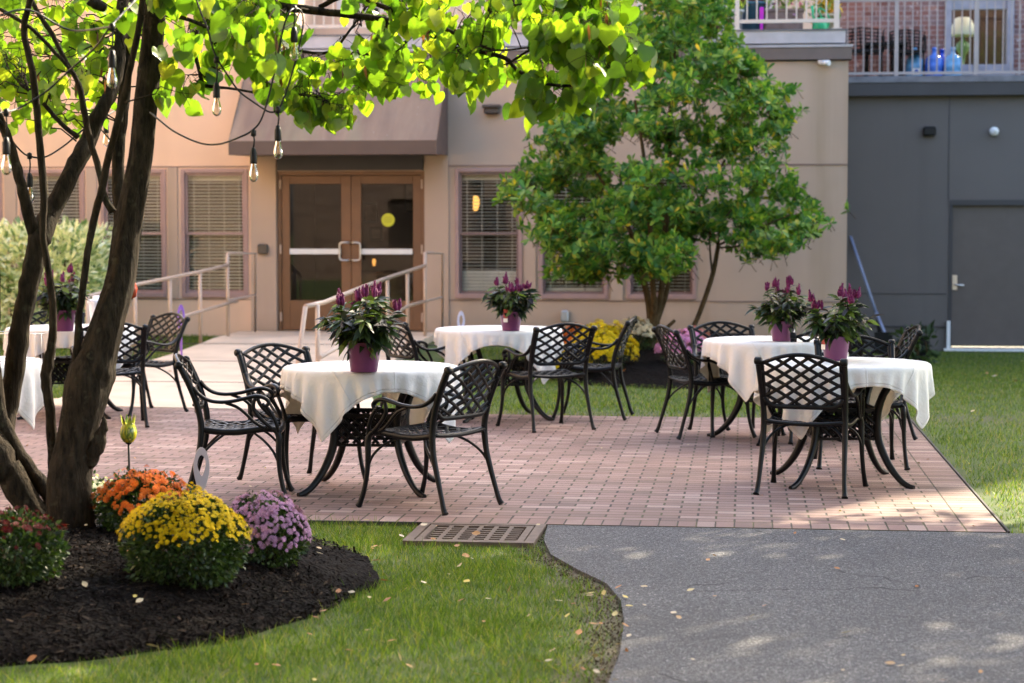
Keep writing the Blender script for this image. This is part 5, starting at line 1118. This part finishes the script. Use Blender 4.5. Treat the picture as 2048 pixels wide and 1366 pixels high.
# twigs and leaves
def inreg(poly, n, rd):
    xs = [p[0] for p in poly]; ys = [p[1] for p in poly]; out = []
    while len(out) < n:
        x = rd.uniform(min(xs), max(xs)); y = rd.uniform(min(ys), max(ys))
        if inpoly(np.array([x]), np.array([y]), poly)[0]: out.append((x, y))
    return out
REG = [ # polygon (px), number of sprays, depth range, leaf size
 ([(-80, -60), (340, -60), (330, 90), (250, 120), (180, 150), (-80, 170)], 62, (9.4, 11.2), .100),
 ([(-60, 60), (200, 90), (150, 190), (80, 240), (-60, 250)], 20, (9.6, 11.2), .088),
 ([(180, 160), (250, 180), (210, 215), (170, 205)], 4, (9.7, 10.4), .085),
 ([(40, 160), (130, 200), (115, 235), (60, 245)], 4, (9.7, 10.2), .085),
 ([(320, -60), (560, -60), (545, 40), (570, 120), (480, 150), (440, 190), (380, 200), (335, 130)], 46, (8.7, 10.0), .108),
 ([(480, -20), (560, 30), (560, 100), (440, 90)], 14, (8.3, 8.8), .12),
 ([(555, 95), (700, 90), (900, 110), (880, 165), (780, 175), (700, 190), (640, 210), (560, 170)], 38, (8.9, 10.0), .095),
 ([(570, 170), (700, 190), (705, 225), (640, 235), (585, 215)], 12, (8.9, 9.4), .100),
 ([(860, -60), (1260, -60), (1300, 40), (1230, 130), (1150, 170), (1000, 150), (900, 120), (840, 70)], 68, (8.3, 9.3), .106),
 ([(1020, 130), (1200, 150), (1230, 175), (1130, 200), (1060, 190)], 12, (8.5, 8.9), .118),
 ([(890, 110), (960, 130), (975, 170), (900, 160)], 5, (8.5, 8.9), .118),
 ([(1180, 0), (1290, 60), (1300, 140), (1210, 160), (1170, 80)], 12, (8.3, 8.8), .104),
 ([(700, -60), (860, -60), (860, 20), (760, 15)], 10, (8.6, 9.4), .105),
 ([(700, 60), (850, 90), (860, 115), (700, 100)], 10, (8.9, 9.6), .088),
 ([(-400, -120), (1250, -120), (1000, -620), (400, -700), (-100, -500), (-400, -300)], 190, (8.0, 12.0), .115),
 ([(-500, 100), (-120, 100), (-100, -100), (-500, -150)], 22, (9, 11), .11),
]
rd = random.Random(11); tw = MB(); LP = []; LD = []; LS = []; PP = []
allb = [(p, r) for b in BR for p, r in b if r < .09]
for poly, n, (d0, d1), ls in REG:
    for (x, y) in inreg(poly, int(n*1.0), rd):
        d = rd.uniform(d0, d1); e = at(x, y, d)
        near = sorted(allb, key=lambda q: (q[0]-e).length+rd.uniform(0, .25))[:3]; q = near[0]; L = (e-q[0]).length
        st_ = q[0] if L < 1.1 else e+(q[0]-e)*(.8/L)
        m_ = [st_]; K = 7
        for k in range(1, K+1):
            t = k/K; p = st_.lerp(e, t)+Vector((rd.gauss(0, .016), rd.gauss(0, .016), rd.gauss(0, .016)+.06*math.sin(t*3.1)*min(1, L))); m_.append(p)
        tw.tube(m_, [max(.0012, min(q[1]*.7, .0045)*(1-.75*k/K)) for k in range(K+1)], 5)
        hd = (m_[-1]-m_[-3]); hd = hd.normalized() if hd.length > 1e-4 else Vector((1, 0, 0))
        for k in range(rd.choice((5, 6, 7, 8))):
            t = rd.uniform(.35, 1.05); f = min(.999, t)*K; i = int(f); p = m_[min(i, K-1)].lerp(m_[min(i+1, K)], f-i) if i < K else m_[K]
            o_ = Vector((rd.gauss(0, .035), rd.gauss(0, .035), rd.gauss(-.035, .02))); b = p+o_
            tw.tube([p, p.lerp(b, .6)+Vector((0, 0, .006)), b], [.0012, .001, .001], 4)
            aa = rd.uniform(0, 6.28); tilt = abs(rd.gauss(.45, .3))      # hang: along +(-z) mostly
            dn = Vector((math.cos(aa)*math.sin(tilt), math.sin(aa)*math.sin(tilt), -math.cos(tilt)))
            LP.append(tuple(b)); LD.append(tuple(-dn)); LS.append(ls*rd.uniform(.36, .84))
        if rd.random() < .30 and x > 120:
            for k in range(rd.choice((1, 2, 3))): PP.append(tuple(m_[rd.randrange(3, K)]+Vector((rd.gauss(0, .02), rd.gauss(0, .02), -.01))))
tw.build('twigs', M['bark'], rb, ROFF)
rg = np.random.default_rng(5); LP = np.array(LP); LD = np.array(LD); n_ = len(LP)
nrmv = np.stack([rg.normal(size=n_)*.75, -np.abs(rg.normal(size=n_))-.35, rg.normal(size=n_)*.4+.25], 1)
A, B, N = frames(LD, rg, roll=nrmv); S = np.stack([np.array(LS)*rg.uniform(.92, 1.1, n_), np.array(LS), np.array(LS)*rg.uniform(-1.0, 2.0, n_)], 1)
V, F = stamp(HV, HF, LP, A, B, N, S); np_mesh('leaves', V, F, M['redbud'], rb, np.array(ROFF), True)
PT_ = np.array([(0, 0, 0), (.10, -.25, 0), (.11, -.7, .03), (0, -1, 0), (-.10, -.7, -.02), (-.10, -.25, .02)]); PF_ = np.array([(0, 1, 2, 5), (5, 2, 3, 4)])
P = np.array(PP); D = np.stack([rg.normal(size=len(P))*.12, rg.normal(size=len(P))*.12, np.ones(len(P))], 1); A, B, N = frames(D, rg)
V, F = stamp(PT_, PF_, P, A, B, N, rg.uniform(.06, .09, len(P))); np_mesh('seed_pods', V, F, M['pods'], rb, np.array(ROFF))
# ================================================================ REAR TREE
t0 = at(1303, 700, 22.2); t0.z = bz(t0.x, t0.y)-.03; mt = empty('magnolia_tree', tuple(t0)); MOFF = tuple(t0)
tag(mt, 'bushy green tree with several stems in the rear bed, in front of the tan wall', 'tree')
def stem2(spec, name='branch'):
    P_ = [at(x, y, d) for x, y, d, w_ in spec]; mb = MB(); mb.tube(catmull(P_, 4), interp([w_*d/FPX/2 for x, y, d, w_ in spec], 4), 9); mb.build(name, M['bark2'], mt, MOFF)
stem2([(1304, 720, 22.2, 36), (1304, 690, 22.2, 30), (1306, 650, 22.2, 28), (1308, 625, 22.2, 28)], 'trunk')
for s_ in ([(1303, 650, 22.2, 18), (1298, 610, 22.2, 14), (1288, 560, 22.2, 13), (1275, 500, 22.1, 11), (1240, 420, 22, 8), (1190, 340, 21.9, 5)],
           [(1306, 650, 22.2, 16), (1308, 600, 22.1, 13), (1304, 545, 22.0, 12), (1300, 450, 21.8, 10), (1290, 330, 21.7, 8), (1270, 200, 21.6, 5)],
           [(1310, 645, 22.3, 16), (1320, 600, 22.3, 13), (1326, 550, 22.3, 12), (1330, 470, 22.3, 12), (1338, 380, 22.3, 11), (1340, 250, 22.3, 9), (1350, 100, 22.2, 6), (1360, -40, 22.2, 4)],
           [(1314, 640, 22.4, 14), (1332, 590, 22.5, 10), (1345, 530, 22.6, 9), (1365, 470, 22.7, 8), (1400, 400, 22.7, 6), (1450, 320, 22.7, 4)],
           [(1330, 690, 22.3, 12), (1368, 668, 22.3, 11), (1388, 650, 22.3, 10), (1405, 610, 22.3, 10), (1425, 550, 22.3, 10), (1434, 505, 22.3, 9), (1437, 488, 22.3, 9)],
           [(1437, 490, 22.3, 6), (1422, 470, 22.3, 5), (1412, 440, 22.3, 4), (1395, 400, 22.3, 3)], [(1437, 490, 22.3, 6), (1440, 460, 22.3, 5), (1455, 430, 22.3, 4), (1480, 400, 22.3, 3)], [(1437, 490, 22.3, 5), (1470, 475, 22.3, 4), (1520, 455, 22.3, 4), (1580, 430, 22.3, 3)], [(1437, 495, 22.3, 4), (1465, 494, 22.3, 3), (1500, 485, 22.3, 2)], [(1425, 550, 22.3, 5), (1420, 500, 22.3, 4), (1417, 440, 22.3, 3)],
           [(1320, 668, 22.2, 9), (1345, 645, 22.2, 7), (1350, 640, 22.2, 6)]): stem2(s_)
CRN = [(1245, 60), (1300, -60), (1440, -60), (1448, 40), (1462, 90), (1500, 115), (1515, 160), (1590, 205), (1575, 260), (1545, 320), (1560, 365), (1610, 385), (1650, 435), (1600, 480), (1535, 500), (1500, 470), (1420, 455), (1370, 480), (1345, 540), (1280, 530), (1225, 520), (1150, 545), (1105, 535), (1130, 500), (1065, 475), (1060, 415), (1012, 385), (1050, 350), (1090, 330), (1075, 270), (1110, 240), (1180, 180)]
rg = np.random.default_rng(17); rd = random.Random(17); cl = []
cxm = 1320
while len(cl) < 205:
    x = rd.uniform(1000, 1660); y = rd.uniform(-80, 560)
    if not inpoly(np.array([cxm+(x-cxm)*1.06]), np.array([y]), CRN)[0]: continue
    w_ = 1-min(1, abs(x-cxm)/340); dd = 22.25+rd.uniform(-1, 1)*(.35+1.35*math.sqrt(max(.02, w_)))
    cl.append((x, y, dd))
# a few above the frame and tips at the outline
for i in range(len(CRN)):
    a = CRN[i]; b = CRN[(i+1) % len(CRN)]
    for t in (0, .5): cl.append((a[0]+(b[0]-a[0])*t-26*(1 if a[0] > cxm else -1), a[1]+(b[1]-a[1])*t, 22.25+rd.uniform(-.4, .4)))
for k in range(26): cl.append((rd.uniform(1220, 1430), rd.uniform(-230, -60), rd.uniform(21.4, 23.2)))
OT = np.array([(0, 0, 0), (.13, .35, .03), (.21, .68, .03), (.13, .93, 0), (0, 1, -.04), (-.13, .93, 0), (-.21, .68, .03), (-.13, .35, .03), (0, .55, -.02)])
OF = np.array([(0, 1, 8), (1, 2, 8), (2, 3, 8), (3, 4, 8), (4, 5, 8), (5, 6, 8), (6, 7, 8), (7, 0, 8)])
P = []; D = []; Nn = []; S = []; tb_ = MB()
for (x, y, dd) in cl:
    c = at(x, y, dd)
    for k in range(rd.randint(8, 13)):
        tip = c+Vector((rd.gauss(0, .12), rd.gauss(0, .14), rd.gauss(0, .06)))
        ax = Vector((rd.gauss(0, .6)+(x-cxm)/900, rd.gauss(0, .6)-.15, rd.uniform(.1, 1))).normalized()
        tb_.tube([tip-ax*.14+Vector((rd.gauss(0, .03), 0, -.02)), tip], [.004, .002], 4)
        u = ax.orthogonal().normalized(); v = ax.cross(u); nl = rd.randint(8, 13)
        for j in range(nl):
            a = j*2.4+rd.uniform(-.3, .3); el = rd.uniform(.15, .75); dr = (u*math.cos(a)+v*math.sin(a))*math.cos(el)+ax*math.sin(el)
            P.append(tuple(tip-ax*rd.uniform(0, .05))); D.append(tuple(dr)); Nn.append(tuple(ax+Vector((rd.gauss(0, .25), rd.gauss(0, .25), .3)))); S.append(rd.uniform(.070, .125))
P, D, Nn = np.array(P), np.array(D), np.array(Nn); A, B, N = frames(D, rg, roll=Nn); V, F = stamp(OT, OF, P, A, B, N, np.array(S)); np_mesh('leaves', V, F, M['magnolia'], mt, np.array(MOFF), True)
tb_.build('twigs', M['bark2'], mt, MOFF); print('magnolia leaves', len(P), 'redbud', n_)
# ================================================================ ADDED SHADE TREES, unseen crowns placed to block sun and sky
def added_shade_tree(x, y, h, cx, cy, cz, rx, ry, rz, n, label, seed, gap=.0):
    rg = np.random.default_rng(seed); root = empty('added_shade_tree', (x, y, gz(x, y))); tag(root, label, 'tree'); off = np.array(root.location)
    mb = MB(); mb.tube(catmull([(0, 0, -.1), (.05, .1, h*.3), (-.1, .1, h*.6), (cx-x, cy-y, cz)], 5), interp([.22, .17, .14, .06], 5), 12); mb.build('trunk', M['bark'], root)
    rd = random.Random(seed); P = []; mbb = MB()
    for k in range(n):
        d = rg.normal(size=3); d /= np.linalg.norm(d); d *= rg.uniform(.3, 1)**.5; c = np.array([cx+d[0]*rx, cy+d[1]*ry, cz+d[2]*rz])
        if k % 3 == 0: mbb.tube([(cx-x, cy-y, cz-rz*.6-off[2]), tuple((c-off)*.5+np.array([(cx-x)*.5, (cy-y)*.5, (cz-off[2])*.45])), tuple(c-off)], [.05, .03, .008], 5)
        P.append(c+rg.normal(size=(24, 3))*np.array([.26, .26, .16]))
    mbb.build('branch', M['bark'], root); P = np.concatenate(P); A, B, N = frames(rg.normal(size=P.shape), rg); V, F = stamp(RT4, RF4, P-off, A, B, N, rg.uniform(.14, .24, len(P)))
    np_mesh('leaves', V, F, M['magnolia'], root)
added_shade_tree(6.0, 14.6, 5, 4.2, 14.3, 5.1, 3.4, 2.3, 1.15, 380, 'broad added tree on the right lawn out of view, shading the asphalt', 81)
added_shade_tree(5.0, 9.4, 4, 3.6, 10.2, 4.7, 1.9, 2.2, 1.1, 150, 'smaller added shade tree out of view beside the asphalt path', 82)
added_shade_tree(-6.2, 3.2, 5, -2.9, 4.6, 4.9, 3.8, 3.2, 1.5, 1000, 'tall added tree left of the viewer, shading the front mulch mound', 83)
added_shade_tree(5.4, 1.5, 5, 2.2, 3.2, 5.2, 2.9, 2.4, 1.2, 260, 'added tree right of the viewer, shading the near asphalt', 84)
# ================================================================ STRING LIGHTS
def string(label, paths, holders):
    root = empty('string_light', tuple(at(*holders[0][:3]))); off = tuple(root.location); tag(root, label, 'string lights')
    for pth in paths: mb = MB(); mb.tube(catmull([at(*p) for p in pth], 6), .0042, 7); mb.build('cable', M['black'], root, off)
    for (x, y, d, ty, k) in holders:      # ty: y pixel where the socket top is
        a = at(x, y, d); s = FPX/d; top = at(x, ty, d); mb = MB(); mb.smooth = True
        mb.tube([a+Vector((0, 0, .012)), a, top+Vector((.004, 0, (a.z-top.z)*.5)), top], .0035, 6); mb.lathe([(0, .018), (.012, .012), (.012, -.012), (0, -.018)], 8, a)
        mb.lathe([(.004, .004), (.010, 0), (.012, -.012), (.015, -.017), (.0155, -.060), (.0145, -.064), (.0, -.064)], 16, top); h = mb.build('lamp_holder', M['black'], root, off)
        mb = MB(); mb.smooth = True; mb.lathe([(.0105, -.064), (.012, -.075), (.019, -.100), (.0205, -.115), (.0175, -.131), (.009, -.141), (0, -.143)], 18, top); g = mb.build('bulb', M['bulbglass'], h, off)
        mb = MB(); mb.tube([(top.x, top.y, top.z-.064), (top.x, top.y, top.z-.086)], .0035, 6)
        for q in (-1, 1): mb.tube([(top.x+q*.002, top.y, top.z-.086), (top.x+q*.005, top.y, top.z-.122)], .0012, 5)
        mb.build('filament', simple('amber_filament', (.75, .42, .12), .4, .2, 0), g, off)
string('black string light cable looping from the trunk past the awning, four clear bulbs', [[(300, 225, 9.0), (316, 238, 8.9), (350, 264, 8.8), (400, 286, 8.7), (440, 288, 8.6), (480, 274, 8.5), (503, 262, 8.5), (522, 240, 8.5), (538, 190, 8.5), (552, 130, 8.5), (566, 60, 8.5), (578, 26, 8.5), (590, 17, 8.55), (603, 24, 8.6), (606, 50, 8.6), (598, 95, 8.6), (580, 160, 8.6), (566, 200, 8.6), (557, 217, 8.6), (540, 224, 8.6), (510, 206, 8.6), (478, 182, 8.6), (455, 150, 8.6), (436, 120, 8.6), (425, 95, 8.6), (416, 60, 8.6), (400, 20, 8.6), (380, -40, 8.6)]],
       [(507, 266, 8.5, 297, 1), (556, 220, 8.6, 252, 1), (588, 18, 8.55, 55, 1), (433, 120, 8.6, 166, 1)])
string('black string light cable draped across the left stems, four clear bulbs', [[(300, -30, 8.2), (262, 10, 7.9), (220, 55, 7.6), (190, 95, 7.7), (140, 140, 7.8), (90, 185, 7.8), (40, 215, 7.8), (12, 224, 7.7), (-30, 228, 7.6)], [(-20, 225, 9), (0, 240, 9.2), (20, 275, 9.3), (40, 300, 9.4), (58, 312, 9.4), (90, 314, 9.4), (130, 290, 9.5), (168, 258, 9.6), (212, 232, 9.9), (240, 215, 10.2)], [(0, 30, 7.9), (60, 20, 8), (140, 60, 8.2), (230, 52, 7.7)]],
       [(224, 55, 7.6, 102, 1), (12, 225, 7.7, 276, 1), (59, 312, 9.4, 347, 1), (212, 234, 11.5, 244, 1)])
# small red ornament hanging behind the trunk
c = at(261, 577, 9.7); mb = MB(); mb.smooth = True; mb.lathe([(0, .05), (.02, .04), (.035, .0), (.028, -.04), (0, -.055)], 14, c); tag(mb.build('red_ornament', simple('red_brown_glaze', (.30, .04, .015), .25)), 'small red ornament peeking out behind the right side of the trunk', 'ornament')
# ================================================================ GRASS
GT = np.array([(-.5, 0, 0), (.5, 0, 0), (.34, .5, .08), (-.34, .5, .08), (0, 1, .30)]); 
GF4 = np.array([(0, 1, 2, 3)]); GF3 = np.array([(0, 1, 2), (0, 2, 3), (3, 2, 4)])
def blades(name, reg, n, h, wd, m, label, seed, excl=(), dens=None, lean=.45):
    rg = np.random.default_rng(seed); x0, x1, y0, y1 = reg; x = rg.uniform(x0, x1, n); y = rg.uniform(y0, y1, n)
    # keep to the part the camera could see, with a margin
    k = (np.abs(x*math.cos(YAW)+y*math.sin(YAW)) < (y*math.cos(YAW))*(.30)+.8)
    for P in excl: k &= ~inpoly(x, y, P)
    k &= ~((x > -1.72) & (x < -1.015) & (y > 9.77) & (y < 10.46)); k &= np.hypot((x-MC.x)/MRX, (y-MC.y)/MRY) > .985+rg.normal(size=n)*.012
    k &= ~((np.hypot((x+.75)/1.62, (y-22.4)/2.55)) < 1.06); k &= y < 30.25
    d = dirtf(x, y); cl = .5+.5*np.sin(x*3.1+np.sin(y*2.3)*2)*np.sin(y*2.7+x); k &= rg.random(n) > np.clip(d*1.05, 0, .93); k &= rg.random(n) < (.55+.45*cl)
    x, y = x[k], y[k]; n = len(x); z = np.array([gz(a, b) for a, b in zip(x, y)])-.014
    B = np.stack([rg.normal(size=n)*lean, rg.normal(size=n)*lean, np.ones(n)], 1); A, B, N = frames(B, rg)
    hh = h*rg.uniform(.45, 1.25, n)*(.75+.5*(.5+.5*np.sin(x*5+1)*np.sin(y*4.3))); S = np.stack([wd*rg.uniform(.6, 1.3, n), hh, hh], 1)
    V, F = stamp(GT, GF3, np.stack([x, y, z], 1), A, B, N, S); tag(np_mesh(name, V, F, m), label, 'grass', kind='stuff'); print(name, n)
EX = [ASPH, PAT, PATH]
blades('front_lawn_grass', (-3.9, -.2, 5.6, 10.5), 150000, .040, .0032, M['grass'], 'short green grass in front of the patio around the drain grate', 91, EX)
blades('long_grass_tufts', (-3.9, -.2, 6.4, 10.5), 9000, .075, .0042, M['grass'], 'longer bright grass tufts by the drain grate and mulch edge', 92, EX, lean=.6)
blades('right_lawn_grass', (1.37, 6.5, 10.44, 30.2), 150000, .045, .0050, M['grass'], 'green lawn right of the patio and before the grey wall', 93, EX)
blades('middle_lawn_grass', (-3.4, 1.5, 16.6, 25.6), 70000, .045, .0065, M['grass'], 'strip of lawn between the patio and the rear tree bed', 94, EX)
blades('left_lawn_grass', (-9.5, -5.0, 17.0, 25.6), 60000, .045, .007, M['grass'], 'lawn left of the ramp below the windows', 95, EX)
blades('dry_grass', (-3.4, 6.5, 10.44, 29), 75000, .040, .0055, M['drygrass'], 'straw coloured blades mixed into the lawn behind the patio', 96, EX)
blades('dry_front_grass', (-3.9, -.2, 5.6, 10.5), 24000, .035, .0032, M['drygrass'], 'straw coloured blades mixed into the front lawn', 97, EX)
# crumbs of soil and stone along the asphalt edge
rg = np.random.default_rng(77); Pc = []
for a, b in zip(ASPH[:9], ASPH[1:10]):
    k = int(700*math.hypot(b[0]-a[0], b[1]-a[1])); tt = rg.random(k); o_ = rg.normal(size=k)*.06-.07
    Pc.append(np.stack([a[0]+(b[0]-a[0])*tt+o_, a[1]+(b[1]-a[1])*tt+rg.normal(size=k)*.03, np.where(o_ > 0, .004, -.008)], 1))
Pc = np.concatenate(Pc); A, B, N = frames(rg.normal(size=Pc.shape), rg); Tc = np.array([(-.5, -.4, -.2), (.5, -.3, 0), (.3, .5, -.1), (-.4, .4, .1), (0, 0, .5)]); Fc = np.array([(0, 1, 4), (1, 2, 4), (2, 3, 4), (3, 0, 4)])
V, F = stamp(Tc, Fc, Pc, A, B, N, rg.uniform(.003, .010, len(Pc))); tag(np_mesh('edge_crumbs', V, F, leafmat('soil_crumbs', [(0, (.05, .036, .022)), (.6, (.13, .10, .068)), (1, (.26, .22, .18))], 0, 1, .9, .1)), 'crumbs of soil and grit along the curved asphalt edge', 'gravel', kind='stuff')
# fallen leaves
rg = np.random.default_rng(55)
def scatter(n, reg, s, zf, keep=None):
    x = rg.uniform(reg[0], reg[1], n); y = rg.uniform(reg[2], reg[3], n)
    if keep is not None: k = keep(x, y); x, y = x[k], y[k]
    z = np.array([zf(a, b) for a, b in zip(x, y)]); N = len(x); roll = np.stack([rg.normal(size=N)*.35, rg.normal(size=N)*.35, np.ones(N)], 1)
    A, B, Nn = frames(np.stack([rg.normal(size=N), rg.normal(size=N), rg.normal(size=N)*.2], 1), rg, roll=roll); ss = rg.uniform(s[0], s[1], N)
    T = LT.copy(); T[:, 0] *= 1.9; T[:, 2] = .18*np.abs(T[:, 0])+.12*T[:, 1]**2; return stamp(T, LF, np.stack([x, y, z], 1), A, B, Nn, ss)
parts = [scatter(150, (-3.6, -.5, 5.8, 10.4), (.02, .05), lambda a, b: .028, lambda x, y: ~inpoly(x, y, ASPH) & (np.hypot((x-MC.x)/MRX, (y-MC.y)/MRY) > 1)),
         scatter(26, (-.75, -.4, 6.6, 8.6), (.02, .045), lambda a, b: .02), scatter(60, (-4.6, -1.5, 6.7, 10.2), (.02, .045), lambda a, b: mz(a, b)+.025, lambda x, y: np.hypot((x-MC.x)/MRX, (y-MC.y)/MRY) < .97),
         scatter(46, (-.5, 2.5, 6.2, 10.4), (.018, .045), lambda a, b: .016), scatter(60, (-6, 1.3, 10.5, 16.5), (.012, .03), lambda a, b: .014), scatter(26, (-2.1, -1.3, 7.6, 8.9), (.02, .05), lambda a, b: .035, lambda x, y: np.abs(np.hypot((x-MC.x)/MRX, (y-MC.y)/MRY)-1) < .09),
         scatter(120, (-3, 5, 16.7, 29), (.03, .06), lambda a, b: gz(a, b)+.03), scatter(50, (-2.2, .8, 20.2, 24), (.04, .09), lambda a, b: bz(a, b)+.01), scatter(14, (-7, -3, 17, 21), (.03, .06), lambda a, b: pz2(a, b)+.014)]
V = []; F = []; b = 0
for v, f in parts: V.append(v); F.append(f+b); b += len(v)
tag(np_mesh('leaf_litter', np.concatenate(V), np.concatenate(F), M['litter']), 'scattered fallen autumn leaves on lawn, mulch, pavers and asphalt', 'fallen leaves', kind='stuff')
bpy.context.view_layer.update()
